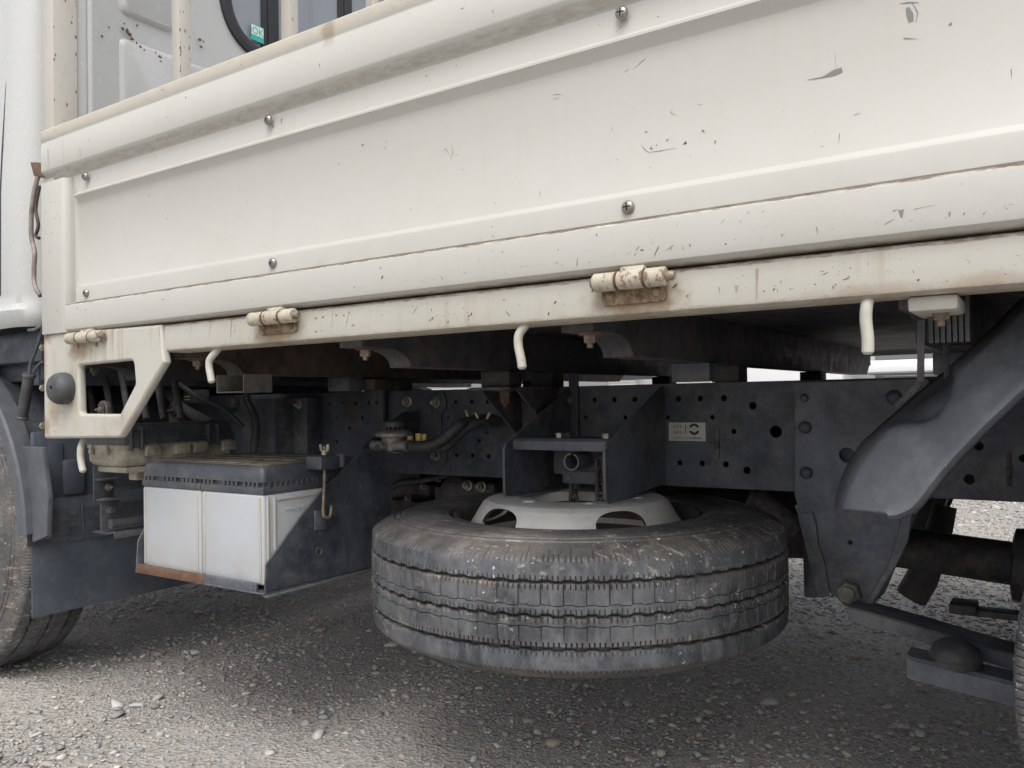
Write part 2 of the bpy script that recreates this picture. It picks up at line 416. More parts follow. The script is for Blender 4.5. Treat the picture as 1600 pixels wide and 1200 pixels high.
c = s.mix(f, c, (.5, .5, .48))
M_TYRE = s.done(c, s.ramp(s.noise(p, 21, 4), .3, .7, .45, .75), 0, s.bump(s.noise(p, 170, 5, .7), .6, .0012))

s = N('window_glass')
M_GLASS = s.done((.40, .43, .48), .05, 0); s.b.inputs['Transmission Weight'].default_value = .35; s.b.inputs['IOR'].default_value = 1.45
def flat(name, col, rough=.6):
    s = N(name); p = s.P()
    return s.done(s.mix(s.ramp(s.noise(p, 120, 3), .3, .7, 0, .35), col, tuple(q*.72 for q in col)), rough)
M_TEAL = flat('teal_sticker_print', (.03, .48, .42)); M_WHITE = flat('white_sticker', (.72, .78, .74)); M_LABEL = flat('silver_label_film', (.62, .60, .55))
M_INK = flat('black_print', (.02, .025, .03)); M_SEAL = flat('window_rubber_seal', (.03, .03, .034), .45)
M_CHIPG = flat('bare_grey_primer', (.20, .20, .20), .7); M_CHIPB = flat('brown_rust_chip', (.14, .075, .04), .9)
M_STAIN = flat('brown_run_stain', (.36, .30, .22), .6)
M_SEAT = flat('grey_cab_trim', (.16, .17, .19)); M_CONN = flat('teal_connector', (.03, .22, .19))

# ------------------------------------------------------------------ ground
s = N('gravel_ground'); p = s.P()
c = s.mix(s.ramp(s.noise(p, 1.3, 5, .6), .35, .65), (.42, .39, .35), (.33, .31, .29))
g1 = s.n('ShaderNodeTexVoronoi'); g1.inputs['Scale'].default_value = 130; s.l(p, g1.inputs['Vector'])
sep = s.n('ShaderNodeSeparateColor'); s.l(g1.outputs['Color'], sep.inputs[0])
c = s.mix(s.ramp(sep.outputs[0], 0, 1, 0, .75), c, (.48, .46, .43))
c = s.mix(s.ramp(sep.outputs[1], .6, 1, 0, .65), c, (.21, .21, .215))
c = s.mix(s.ramp(s.noise(p, 420, 3), .5, .8, 0, .5), c, (.42, .385, .345))
b = s.bump(s.voro(p, 130), .9, .006); b = s.bump(s.noise(p, 320, 4, .7), .9, .003, b); b = s.bump(s.noise(p, 14, 5), .6, .02, b)
M_GROUND = s.done(c, .95, 0, b, .2)
s = N('gravel_stone'); at = s.n('ShaderNodeAttribute'); at.attribute_name = 'tint'
p = s.P(); c = s.mix(s.ramp(s.noise(p, 330, 4, .7), .3, .75, 0, .45), at.outputs['Color'], (.52, .48, .43))
M_STONE = s.done(c, .88, 0, s.bump(s.noise(p, 380, 3), .5, .001), .25)

G = -H
def gh(x, y):        # gentle unevenness
    return .008*sin(x*1.7+.6)*cos(y*1.3)+.005*sin(x*4.1+y*2.9)
m = MB(); xs = [-300, -120, -40, -12]+[-7+.25*i for i in range(49)]+[12, 40, 120, 300]
ys = [-300, -120, -40, -10, -3]+[-.5+.2*i for i in range(51)]+[14, 30, 80, 200, 400]
vs = [(x, y, G+(gh(x, y) if abs(x) < 6 and -1 < y < 9 else 0)) for y in ys for x in xs]
nx = len(xs); fs = [(j*nx+i, j*nx+i+1, (j+1)*nx+i+1, (j+1)*nx+i) for j in range(len(ys)-1) for i in range(nx-1)]
obj('ground', m.add(vs, fs), M_GROUND, kind='structure', smooth=60, label='compacted grey gravel yard under and around the truck')

def scatter_stones():
    rng = np.random.default_rng(5)
    bm = bmesh.new(); bmesh.ops.create_icosphere(bm, subdivisions=1, radius=1)
    bv = np.array([v.co[:] for v in bm.verts]); bf = np.array([[v.index for v in f.verts] for f in bm.faces]); bm.free()
    VV = []; CC = []; n = 0
    pal = 1.5*np.array([(.25, .24, .225), (.20, .20, .205), (.29, .27, .245), (.16, .165, .17), (.245, .22, .19), (.33, .31, .285), (.215, .225, .24), (.28, .235, .185), (.27, .26, .25), (.235, .225, .21)])
    def batch(N_, xr, yr, s0, s1, keep=None, flat_=.65, sink=.25):
        x = rng.uniform(*xr, N_); y = rng.uniform(*yr, N_)
        if keep is not None: k = keep(x, y); x = x[k]; y = y[k]
        k = len(x); sc = s0*(s1/s0)**(rng.random(k)**2.0)
        j = bv[None]*(1+rng.uniform(-.42, .34, (k, 12, 1)))+rng.normal(0, .13, (k, 12, 3))
        j = j*np.stack([sc*rng.uniform(.8, 1.35, k), sc*rng.uniform(.7, 1.1, k), sc*flat_*rng.uniform(.6, 1.1, k)], 1)[:, None]
        a = rng.uniform(0, 2*pi, k); t = rng.normal(0, .25, k)
        zx = j[..., 2]*np.cos(t)[:, None]+j[..., 0]*np.sin(t)[:, None]; xx = j[..., 0]*np.cos(t)[:, None]-j[..., 2]*np.sin(t)[:, None]
        X = xx*np.cos(a)[:, None]-j[..., 1]*np.sin(a)[:, None]; Y = xx*np.sin(a)[:, None]+j[..., 1]*np.cos(a)[:, None]
        g = .008*np.sin(x*1.7+.6)*np.cos(y*1.3)+.005*np.sin(x*4.1+y*2.9)
        V = np.stack([X+x[:, None], Y+y[:, None], zx+(g+sc*sink)[:, None]], -1)
        VV.append(V.reshape(-1, 3)); c = pal[rng.integers(0, len(pal), k)]*rng.uniform(.6, 1.3, (k, 1))
        CC.append(np.repeat(np.c_[c, np.ones(k)], 12, 0)); return k
    vis = lambda x, y: (x > -2.25*y-.2) & (x < .12*y+.15)
    def pat(x, y): return np.sin(x*5.1+2.2*np.sin(y*3.7))*np.sin(y*6.3+1.9*np.sin(x*4.4+1))
    some = lambda x, y: vis(x, y) & (rng.random(len(x)) < .62+.38*pat(x, y))
    n += batch(80000, (-3.6, .3), (.62, 2.5), .0012, .0042, some)
    n += batch(15000, (-3.6, .3), (.62, 2.7), .0036, .0085, some, .6, .25)
    n += batch(1700, (-3.6, .3), (.62, 2.9), .008, .0135, some, .55, .22)
    n += batch(150, (-3.6, .3), (.7, 2.9), .012, .018, vis, .5, .2)
    n += batch(32000, (-3.8, .5), (2.4, 4.8), .003, .009, lambda x, y: (x > -2.3*y*.5-.8) & (x < .1*y+.2), .55)
    n += batch(9000, (-3.5, 1), (4.6, 8.5), .006, .014, lambda x, y: (x < .1*y+.2), .55)
    n += batch(900, (-3.5, .6), (2.4, 8), .012, .026, None, .5, .05)
    V = np.concatenate(VV); C = np.concatenate(CC)
    Fa = (bf[None]+(np.arange(n)*12)[:, None, None]).reshape(-1)
    me = bpy.data.meshes.new('gravel'); me.vertices.add(len(V)); me.vertices.foreach_set('co', V.ravel())
    me.loops.add(len(Fa)); me.loops.foreach_set('vertex_index', Fa.astype(np.int32)); nf = len(Fa)//3
    me.polygons.add(nf); me.polygons.foreach_set('loop_start', np.arange(0, nf*3, 3, dtype=np.int32))
    me.update(calc_edges=True)
    ca = me.color_attributes.new('tint', 'FLOAT_COLOR', 'POINT'); ca.data.foreach_set('color', C.ravel())
    me.materials.append(M_STONE)
    o = bpy.data.objects.new('gravel', me); COL.objects.link(o); o['kind'] = 'stuff'; o['category'] = 'gravel'
    o['label'] = 'loose grey and tan gravel stones strewn over the yard under the truck'
scatter_stones()

# ------------------------------------------------------------------ the truck
D = .84
TR = empty('flatbed_truck', (-.9, 1.79, -H), label='cream flatbed truck with white cab, seen from below its dropside gate', category='truck')

# --- side gate -------------------------------------------------------
def gate_profile(recess, y0=D, sgn=1):
    pr = [(.034, .553), (.004, .5555), (0, .552), (0, .5335), (.0016, .531), (.0016, .528), (0, .5255), (0, .4735), (.0012, .470), (.0145, .4555), (.0175, .4515), (.0175, .449),
          ((.0165 if recess else .021), .4185), ((.0145 if recess else .021), .4165), ((.0095 if recess else .021), .4125), ((.0095 if recess else .021), .4095)]
    if recess: pr += [(.0195, .3985), (.021, .3965), (.021, .2385), (.0202, .237), (.0130, .2300)]
    else: pr += [(.021, .399), (.021, .39), (.021, .245), (.021, .24), (.021, .2305)]
    pr += [((.0125 if recess else .021), .227), ((.0125 if recess else .021), .203), (.0145, .2005), (.0145, .1985), (.003, .1985), (.0005, .196), (0, .192), (0, .158), (.002, .150), (.009, .1450), (.020, .1437), (.040, .1437), (.040, .2), (.040, .50), (.034, .51)]
    return [(y0+sgn*a, b) for a, b in pr]
def gate(y0, sgn, x1):
    secs = [[(x, a, b) for a, b in gate_profile(rc, y0, sgn)] for x, rc in ((-1.604, 0), (-1.596, 0), (-1.585, 1), (x1, 1))]
    return MB().loft(secs)
XE = 1.35
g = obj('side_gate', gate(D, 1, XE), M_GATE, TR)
# end cap of the top rim and the upright stile at the gate's front end
m = MB(); pr = gate_profile(0)[:12]+[(D+.040, .45), (D+.04, .5), (D+.034, .51)]
m.loft([[(x, a+(.004 if k else 0), b-(.003 if k and b > .5 else 0)) for a, b in pr] for x, k in ((-1.6945, 1), (-1.690, 0), (-1.6045, 0))])
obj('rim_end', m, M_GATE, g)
m = MB().prism([(-1.692, D), (-1.614, D), (-1.6075, D+.003), (-1.604, D+.0115), (-1.604, D+.040), (-1.692, D+.040)], 'z', .1445, .4485, .0022)
obj('stile', m, M_GATE2, g, label='upright stile at the front end of the gate')
# cross-head screws
scr = MB().lathe([(.0077, 0), (.0080, .001), (.0078, .0022), (.0066, .0042), (.0042, .0056), (.0014, .006)], (0, 0, 0), (0, -1, 0), 22)
for a in (0.35, .35+pi/2):
    Mx = Matrix.Rotation(a, 4, 'Y')
    pass
first = None
for (u, v) in ((134, 276), (420, 188), (972, 21), (135.5, 458), (427, 411), (982, 324)):
    q = P(u, v, y=D+.012)
    if first is None:
        mm = MB().add([(a+q.x, b+q.y, c+q.z) for a, b, c in scr.v], scr.f)
        first = obj('screw', mm, M_SCREW, g, origin=tuple(q))
    else: dup(first, g, q, (0, RN.uniform(0, 3), 0))
for x in (.25, .9):
    for z in (.4345, .2145): dup(first, g, (x, D+.012, z), (0, RN.uniform(0, 3), 0))

# paint damage on the gate: flat slivers of primer and rust, each its own outline
def chips(surfaces, n, seed, size=(.0008, .004), long_=2.0, clusters=26):
    r = random.Random(seed); m = MB()
    cl = [(r.choice(surfaces), r.random(), r.random()) for _ in range(clusters)]
    for _ in range(n):
        if r.random() < .55:
            sf, a, b = r.choice(cl); x0, x1, z0, z1, y = sf
            x = x0+(x1-x0)*a+r.gauss(0, .025); z = z0+(z1-z0)*b+r.gauss(0, .012)
        else:
            sf = r.choice(surfaces); x0, x1, z0, z1, y = sf; x = r.uniform(x0, x1); z = r.uniform(z0, z1)
        s_ = size[0]*(size[1]/size[0])**(r.random()**3.2)
        el = r.uniform(1, long_) if r.random() < .8 else r.uniform(2, 4)
        if not (x0+s_*el < x < x1-s_*el and z0+s_ < z < z1-s_): continue
        an = r.choice([r.gauss(1.2, .4), r.gauss(.2, .3), r.uniform(0, pi)])
        k = r.randint(5, 8); pts = []
        for i in range(k):
            t = 2*pi*i/k; rr = r.uniform(.55, 1.1)*s_
            px_, pz = cos(t)*rr*el, sin(t)*rr*(.6 if el < 2 else .22)
            pts.append((x+px_*cos(an)-pz*sin(an), y-.00035, z+px_*sin(an)+pz*cos(an)))
        m.add(pts, [tuple(range(k))])
    return m
def stroke(m, pts, y, wd):
    q = [P(u, v, y=y) for u, v in pts]; vs = []
    n = len(q)
    for i, p_ in enumerate(q):
        t = (q[min(i+1, n-1)]-q[max(i-1, 0)]).normalized(); nn = Vector((-t.z, 0, t.x))*((wd*(.25 if (i in (0, n-1) and n > 2) or (n == 2 and i == 1) else 1)) if isinstance(wd, (int, float)) else wd[i])/2
        vs += [p_+nn, p_-nn]
    m.add([(a.x, y-.0004, a.z) for a in vs], [(2*i, 2*i+1, 2*i+3, 2*i+2) for i in range(n-1)])
PAN = (-1.57, .9, .25, .39, D+.021); RIM = (-1.68, .9, .478, .522, D); LRIM = (-1.59, .9, .160, .190, D); STRIP = (-1.57, .9, .205, .224, D+.0125)
USTR = (-1.57, .9, .4235, .444, D+.0165); LIP = (-1.68, .9, .5345, .551, D); STI = (-1.688, -1.62, .16, .43, D)
m = chips([PAN, PAN, PAN, RIM, RIM, LRIM, LRIM, LRIM, STRIP, USTR, LIP, LIP, STI], 620, 3, (.0005, .0026))
mm = chips([(-.6, .4, .158, .166, D), (-1.4, .1, .157, .164, D)], 210, 9, (.0006, .0032), 3, 8); m.add(mm.v, mm.f)
yp = D+.021
stroke(m, [(1262, 125), (1285, 121), (1303, 114), (1316, 109)], yp, [.0004, .0013, .006, .005]); stroke(m, [(1305, 84), (1306, 110)], yp, .0004)
stroke(m, [(1418, 12), (1422, 24), (1424, 34)], yp, [.003, .006, .004]); stroke(m, [(1406, 6), (1420, 4), (1436, 4)], yp, .0014); stroke(m, [(1425, 3), (1434, 20), (1431, 36)], yp, .001)
stroke(m, [(1412, 60), (1434, 61)], yp, .0012); stroke(m, [(1484, 37), (1487, 39)], yp, .004)
for l in ([(691, 236), (697, 232), (702, 243)], [(705, 224), (708, 238), (704, 250)], [(712, 244), (716, 240)], [(1052, 168), (1048, 176), (1058, 181)], [(1088, 164), (1097, 163), (1093, 168)],
          [(862, 150), (870, 147), (879, 149)], [(865, 155), (874, 152)], [(1002, 226), (1008, 234), (1016, 240)], [(1012, 238), (1030, 236), (1058, 231)], [(990, 108), (1003, 96), (1009, 91)],
          [(977, 112), (983, 107)], [(1312, 209), (1310, 226)], [(1282, 230), (1288, 228)], [(956, 199), (958, 206)], [(925, 62), (936, 56)], [(938, 46), (945, 34)], [(1335, 180), (1345, 176)], [(1580, 108), (1581, 122)]):
    stroke(m, l, yp, .0007)
for l in ([(374, 55+230), (372, 300)], [(385, 312), (391, 319)], [(190, 345), (197, 370), (200, 385)]): stroke(m, l, yp, .0004)
for l, w_ in (([(1408, 328), (1409, 340)], .005), ([(1276, 355), (1278, 366)], .001), ([(118, 455), (119, 476)], .0012), ([(125, 232), (126, 247)], .0015), ([(75, 233), (76, 260)], .0016),
              ([(1428, 327), (1462, 320)], .0005), ([(1395, 330), (1404, 327)], .0012)):
    stroke(m, l, D, w_)
obj('paint_chips', m, M_CHIPG, g, smooth=0, kind='stuff')
m = chips([LIP, LIP, LRIM, RIM, STI], 230, 21, (.0005, .0022), 2.5, 14)
mm = chips([(-.8, .3, .156, .164, D)], 60, 5, (.0008, .0035), 3, 4); m.add(mm.v, mm.f)
obj('rust_chips', m, M_CHIPB, g, smooth=0, kind='stuff')

# --- bed side sill, corner bracket -----------------------------------
YS = .853
def sill(y0, sgn, x0, x1):
    pr = [(.045, .1408), (.003, .1408), (.0005, .1390), (0, .136), (0, .101), (.0015, .0955), (.006, .0925), (.045, .0925)]
    return MB().loft([[(x, y0+sgn*(a+e), b) for a, b in pr] for x, e in ((x0, .003), (x0+.003, 0), (x1, 0))])
si = obj('bed_sill', sill(YS, 1, P(256, 520, y=YS).x, XE), M_SILL, TR)
m = chips([(-1.27, .9, .100, .130, YS)], 420, 14, (.0005, .0026), 2.2, 22)
obj('paint_chips', m, M_CHIPB, si, smooth=0, kind='stuff')
m = MB()
for l, w_ in (([(1183, 420), (1182, 470)], .0035), ([(1151, 446), (1151, 457)], .005), ([(1124, 448), (1124, 460)], .0015), ([(545, 485), (543, 500), (539, 514)], .001), ([(520, 485), (518, 528)], .0006), ([(362, 498), (360, 530)], .003), ([(330, 500), (326, 532)], .0012), ([(300, 503), (297, 533)], .001)):
    stroke(m, l, YS, w_)
obj('run_stains', m, M_STAIN, si, smooth=0, kind='stuff')
m = MB().box(.02, .05, 0, 0, 0, 0) if False else MB()
m.box(-1.26, XE, YS+.046, YS+.050, .094, .30, 0)
obj('bed_edge', m, M_BEAM, TR)

yb = .846
out = [P(u, v, y=yb) for u, v in ((67, 522), (250, 507), (253.5, 546), (256.5, 566), (187, 684), (68.5, 685.5))]
out = rounded([(q.x, q.z) for q in out], [.003, .003, .004, .004, .022, .004])
hol = [P(u, v, y=yb) for u, v in ((122, 571), (208, 562.5), (211, 600), (187, 647), (124.5, 646.5))]
hol = rounded([(q.x, q.z) for q in hol], [.008, .012, .010, .006, .008])
br = obj('corner_bracket', plate(out, [hol], 'y', yb+.008, .016, .0045), M_BRK, TR, smooth=60)
q = P(210, 600, y=yb)
m = chips([(-1.685, -1.58, -.05, .12, yb), (-1.57, -1.42, -.055, -.03, yb), (-1.55, -1.3, .10, .13, yb)], 150, 44, (.0005, .002), 2.5, 14)
obj('rust_chips', m, M_CHIPB, br, smooth=0, kind='stuff')
m = MB()
for u0, v0, v1 in ((83, 545, 590), (87, 548, 600), (105, 540, 600), (110, 548, 570), (150, 655, 678), (158, 655, 682), (163, 654, 676), (172, 655, 680), (178, 654, 670), (120, 655, 684)):
    stroke(m, [(u0, v0), (u0-2+RN.random()*3, v1)], yb, .0007)
obj('rust_streaks', m, M_STAIN, br, smooth=0, kind='stuff')
q = P(88, 607, y=.825)
m = MB().lathe([(.0235, .026), (.0245, .022), (.0245, .012), (.0225, .004), (.0185, -.0025), (.013, -.005), (.0045, -.0055), (.0035, -.001), (.0001, -.001)], (q.x, yb-.026, q.z), (0, 1, 0), 32)
# lathe heights run from the plate towards the viewer
m.v = [(q.x+(a-q.x)*1.28, b, q.z+(c-q.z)*1.28) for a, b, c in m.v]
obj('rubber_bumper', m, M_RUB, br)
for v in (543, 606, 665):
    q = P(69, v, y=yb+.012); m = MB().bolt((q.x-.001, q.y, q.z), (-1, 0, 0), .0072, .007, False, True, .3)
    obj('bolt', m, M_ZINC, br)

# --- hinges ----------------------------------------------------------
def hinge(u0, u1, ua, ub, vc, vt, vb, parent, lab):
    yh = D-.002
    q0 = P(u0, vc+(u1-u0)*.055, y=yh); q1 = P(u1, vc-(u1-u0)*.055, y=yh); zc = (q0.z+q1.z)/2
    L = q1.x-q0.x; R = .0108
    a0 = P(ua, vb, y=YS).x; a1 = P(ub, vb, y=YS).x; zb = P((ua+ub)/2, vb, y=YS).z
    m = plate(rounded([(a0, zc+.004), (a1, zc+.004), (a1, zb), (a0, zb)], [.001, .001, .006, .006]), [], 'y', YS-.0025, .005, .0012)
    h = obj('hinge', m, M_HPL, parent, label=lab)
    gaps = [0, .34, .72, 1.0]
    for i in range(3):
        xa = q0.x+L*gaps[i]+.0008; xb = q0.x+L*gaps[i+1]-.0008
        b_ = MB().lathe([(R*.8, 0), (R, .0015), (R, xb-xa-.0015), (R*.8, xb-xa)], (xa, yh, zc), (1, 0, 0), 24)
        if i == 1: b_.prism([(yh-.004, zc), (yh+.014, zc), (yh+.014, zc+.0155), (yh+.001, zc+.0155)], 'x', xa+.002, xb-.002, .001)
        obj('knuckle', b_, M_KNK, h)
        if i: obj('hinge_gap', MB().lathe([(R*.93, -.0012), (R*1.03, -.0009), (R*1.03, .0009), (R*.93, .0012)], (q0.x+L*gaps[i], yh, zc), (1, 0, 0), 24), M_RUSTY, h)
    obj('pin_head', MB().lathe([(.006, -.003), (.008, -.001), (.008, .0)], (q0.x, yh, zc), (1, 0, 0), 16), M_BOLTR, h)
    m = MB().lathe([(.0055, 0), (.0055, .006), (.004, .009)], (q1.x, yh, zc), (1, 0, 0), 16)
    obj('hinge_pin', m, M_BOLTR, h)
    for x in (a0+.0115, a1-.0115):
        m = MB().lathe([(.0055, 0), (.0055, .001), (.0045, .0022), (.002, .003)], (x, YS-.005, zb+.0105), (0, -1, 0), 18)
        obj('rivet', m, M_HPL, h)
hinge(928, 1042, 943, 1043, 437, 415, 475, TR, 'rusty cream hinge at mid gate')
hinge(392, 460, 408, 466, 496, 482, 522, TR, 'cream hinge ahead of the middle')
hinge(107, 158, 123, 162, 527, 515, 549, TR, 'cream hinge on the corner bracket')
for x in (.35, 1.1):
    pass

# --- rope hooks ------------------------------------------------------
def hook(pts, wpx, dy):
    pp = []
    for i, (u, v) in enumerate(pts):
        y = YS+.022-dy*min(1, i/1.5); pp.append(P(u, v, y=y))
    R = px(pts[1][0], pts[1][1], YS, wpx)/2
    sp = smooth_path(pp, 6); rs = [R]*len(sp)
    sp += [sp[-1]+(sp[-1]-sp[-2]).normalized()*.0025]; rs += [R*.6]
    obj('rope_hook', MB().tube(sp, rs, 14), M_SILL, TR)
hook([(349, 535), (338, 549), (328, 562), (327, 574), (329, 586), (331, 596)], 11.5, .012)
hook([(827, 492), (822, 506), (811, 523), (810, 540), (814, 560), (816, 574)], 14.5, .012)
hook([(1357, 452), (1357, 464), (1354, 480), (1353, 500), (1356, 530), (1356, 550)], 19, .012)
hook([(133, 682), (128, 694), (126, 702), (126, 715), (128, 728), (130, 736)], 10.5, .012)

# --- bed floor, crossbeams, far side --------------------------------
obj('bed_deck', MB().box(-1.64, XE, D+.052, 2.69, .1585, .170, .001), metal_mat('worn_grey_deck', (.30, .29, .27), .7, .5, (.4, .37, .33), .1, 1, .3), TR)
obj('bed_floor', MB().box(-1.64, XE, D+.052, 2.69, .128, .158, .002), M_BEAM, TR)
def beam(x1, wdt, mat, tip=.0, rusty=0):
    x0 = x1-wdt; zt = .1275; zf = .083; zb = .055
    arc = [(.9+tip, zt), (.9+tip, zf), (.955, zf)]
    for k in range(1, 9):
        t = k/8*pi/2; arc.append((.955+.058*sin(t), zb+(zf-zb)*cos(t)))
    arc += [(2.62, zb), (2.66, zf), (2.68, zf), (2.68, zt)]
    b = obj('crossbeam', MB().prism(arc, 'x', x0, x1, .0008), mat, TR)
    if i in (1, 2, 3):
        for k in range(4):
            xk = x0+wdt*(.12+.25*k); pts = [(xk, a_, b_-.0006) for a_, b_ in arc[3:11]]
            obj('scuff_line', MB().tube(pts, .0005, 4), M_BAG, b)
    if i == 4: return b
    m = MB().lathe([(.016, 0), (.015, -.003)], (x0+wdt*.55, .93, zf), (0, 0, 1), 18)
    obj('washer', m, M_RUSTY, b)
    m = MB().bolt((x0+wdt*.55, .93, zf-.003), (0, 0, -1), .0085, .010, False, True)
    obj('bolt', m, M_BOLTR, b)
    return b
BX = (-1.640, -1.295, -.874, -.480, -.088, .34, .76, 1.18)
for i, x in enumerate(BX): beam(x, .046, M_RUST if i == 1 else M_BEAM)
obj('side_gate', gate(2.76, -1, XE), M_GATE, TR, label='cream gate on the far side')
k_ = sill(2.747, -1, -1.30, XE); k_.v = [(a, b, c+(.021 if c < .12 else 0)) for a, b, c in k_.v]; obj('bed_sill', k_, M_SILL, TR)
# cut-off channel under the second beam and the cream bracket at the right
a = P(336, 588, y=.95); b = P(381, 613, y=.95); e = P(425, 600, x=b.x)
t = .0022; X0, X1, Z0, Z1 = a.x+.004, b.x, b.z, .0535
m = MB().box(X0, X0+t, .95, e.y, Z0+t, Z1, 0).box(X1-t, X1, .95, e.y, Z0+t, Z1, 0).box(X0, X1, .95, e.y, Z0, Z0+t, 0)
obj('cut_channel', m, M_BAG, TR)
m = MB().lathe([(.003, 0), (.003, .006)], (X1-.02, .98, Z0+t), (0, 0, 1), 10); obj('bolt', m, M_BOLTR, TR)
a = P(1424, 458, y=.9); b = P(1503, 487, y=.9)
m = MB().box(a.x, b.x, .870, .96, b.z, .0922, .004); cb = obj('sill_bracket', m, M_SILL, TR)
q = P(1470, 489, y=.9); obj('bolt', MB().bolt((q.x, .9, b.z), (0, 0, -1), .0078, .007, False, True), M_BOLTR, cb)
a = P(1449, 492, y=.93); b = P(1517, 533, y=.93)
m = MB()
for k in range(7):
    x0 = a.x+(b.x-a.x)*k/7; m.box(x0, x0+(b.x-a.x)/7-.0012, .935, .965, b.z, a.z+.02, .0008)
obj('ribbed_packer', m, M_RUB, TR)

# --- chassis rails ---------------------------------------------------
YR = 1.45; ZT, ZB = .024, -.168
holes_px = [(1059.5, 623, 4.5), (1094, 622.5, 4.5), (1131, 622, 4.8), (1176, 634, 6.2), (1113, 652, 3.8), (1043, 652, 3.6), (1146.5, 674, 4.1), (1212, 674.5, 9.5), (1062, 723, 4.3),
            (1097, 724, 4.5), (1134, 725.5, 4.8), (1167, 735, 5.8), (842, 626, 4), (801, 652.5, 3), (929, 625, 4), (960, 624.5, 4), (992, 624, 4.3), (915, 652, 3), (977, 652.5, 3.3),
            (763, 713, 4), (712, 628, 3.2), (737, 627.5, 3.6), (762, 628, 3.6), (700, 652, 2.2), (749, 688, 3), (713, 711, 3.2), (738, 712, 3.7), (494.5, 632.5, 5.2), (515, 631, 3),
            (555.5, 630, 3.1), (576, 629.5, 3), (484, 653, 3), (526, 653, 3), (566, 652.5, 3), (505.5, 669, 2.7), (545.5, 669, 2.7), (484, 689, 2.8), (526, 690.5, 2.8), (800, 713, 4), (890, 652, 3),
            (1529, 697, 7), (1599, 716, 6), (1514.6, 749, 8)]
hl = []
for u, v, r in holes_px:
    q = P(u, v, y=YR); hl.append(circle((q.x, q.z), px(u, v, YR, r), 18))
for x in (.06, .2, .34, .48, .62, .9, 1.1): hl.append(circle((x, -.02), .006)); hl.append(circle((x+.05, -.13), .006))
rm = plate([(-2.9, ZB), (XE, ZB), (XE, ZT), (-2.9, ZT)], hl, 'y', YR+.003, .006, .0006)
rm.box(-2.9, XE, YR+.0062, YR+.06, ZT-.006, ZT, .001).box(-2.9, XE, YR+.0062, YR+.06, ZB, ZB+.006, .001)
rail = obj('chassis_rail', rm, M_RAIL, TR)
hl2 = [circle((x, z), .0065) for x, z in ((P(1514.6, 749, y=2.13).x, P(1514.6, 749, y=2.13).z-.004), (-.6, -.02), (-.9, -.02), (-.3, -.02), (-1.2, -.12))]
hl2[0] = circle((P(1514.6, 749, y=2.13).x, P(1514.6, 749, y=2.13).z), .016)
rm = plate([(-2.9, ZB), (XE, ZB), (XE, ZT), (-2.9, ZT)], hl2, 'y', 2.127, .006, .0006)
rm.box(-2.9, XE, 2.07, 2.1238, ZT-.006, ZT, .001).box(-2.9, XE, 2.07, 2.1238, ZB, ZB+.006, .001)
obj('chassis_rail', rm, M_RAIL, TR)
for u, v, r in ((534.5, 631, 4), (662.5, 629, 5), (673, 652, 5)):
    q = P(u, v, y=YR); R = px(u, v, YR, r)
    obj('rivet', MB().lathe([(R, 0), (R*.95, .002), (R*.6, .0045), (R*.2, .0055)], (q.x, YR, q.z), (0, -1, 0), 16), M_RAIL, rail)
for u, v, r in ((639, 628, 6.5), (894, 625.5, 5.5)):
    q = P(u, v, y=YR); obj('bolt', MB().bolt((q.x, YR-.004, q.z), (0, -1, 0), px(u, v, YR, r), .009), M_ZINC, rail)
# vertical straps on the rail
def strap(u0, u1, v0, v1, y, th, mat, name='frame_strap', hole=None, bev=.001):
    a = P(u0, v0, y=y); b = P(u1, v1, y=y)
    hs_ = []
    if hole: q = P(hole[0], hole[1], y=y); hs_ = [circle((q.x, q.z), px(hole[0], hole[1], y, hole[2]))]
    return obj(name, plate([(a.x, b.z), (b.x, b.z), (b.x, a.z), (a.x, a.z)], hs_, 'y', y+th/2, th, bev), mat, TR)
strap(579, 599, 610, 676, YR-.020, .011, M_PLAST, hole=(588.5, 629, 2.8))
strap(888, 905, 583, 760, YR-.008, .007, M_RAIL)
# bracket with rounded lobes behind the two bright bolts
lob = [(x, z) for x, z in ((P(640, 610, y=YR).x, .018), (P(690, 610, y=YR).x, .018))]
a = P(684, 629, y=YR); b = P(684, 712, y=YR); m = MB()
m.lathe([(.028, 0), (.028, .004), (.026, .005)], (a.x, YR-.0005, a.z), (0, -1, 0), 28)
m.lathe([(.028, 0), (.028, .004), (.026, .005)], (b.x, YR-.0005, b.z), (0, -1, 0), 28)
m.box(a.x-.10, a.x+.012, YR-.0045, YR-.0003, b.z-.012, a.z+.027, .0012)
gp = obj('gusset_plate', m, M_RAIL, TR)
for q in (a, b): obj('bolt', MB().bolt((q.x, YR-.006, q.z), (0, -1, 0), .0085, .009), M_ZINC, gp)
# spacer blocks between beams and rail, plus body mounts
for i, x in enumerate(BX[1:]):
    m = MB().box(x-.062, x+.004, 1.29, 1.335, ZT-.0, .0545, .002)
    if i in (0, 1, 2, 3): obj('spacer_block', m, M_CARR if i != 1 else M_BEAM, TR)
    for y in (1.46, 2.075): obj('spacer_block', MB().box(x-.055, x-.004, y, y+.05, ZT+.0005, .0545, .001), M_BEAM, TR)
q = P(585, 600, y=1.34); obj('packing_plate', MB().box(P(520, 600, y=1.34).x, P(587, 600, y=1.34).x, 1.336, 1.40, .026, .050, .002), M_RUST, TR)
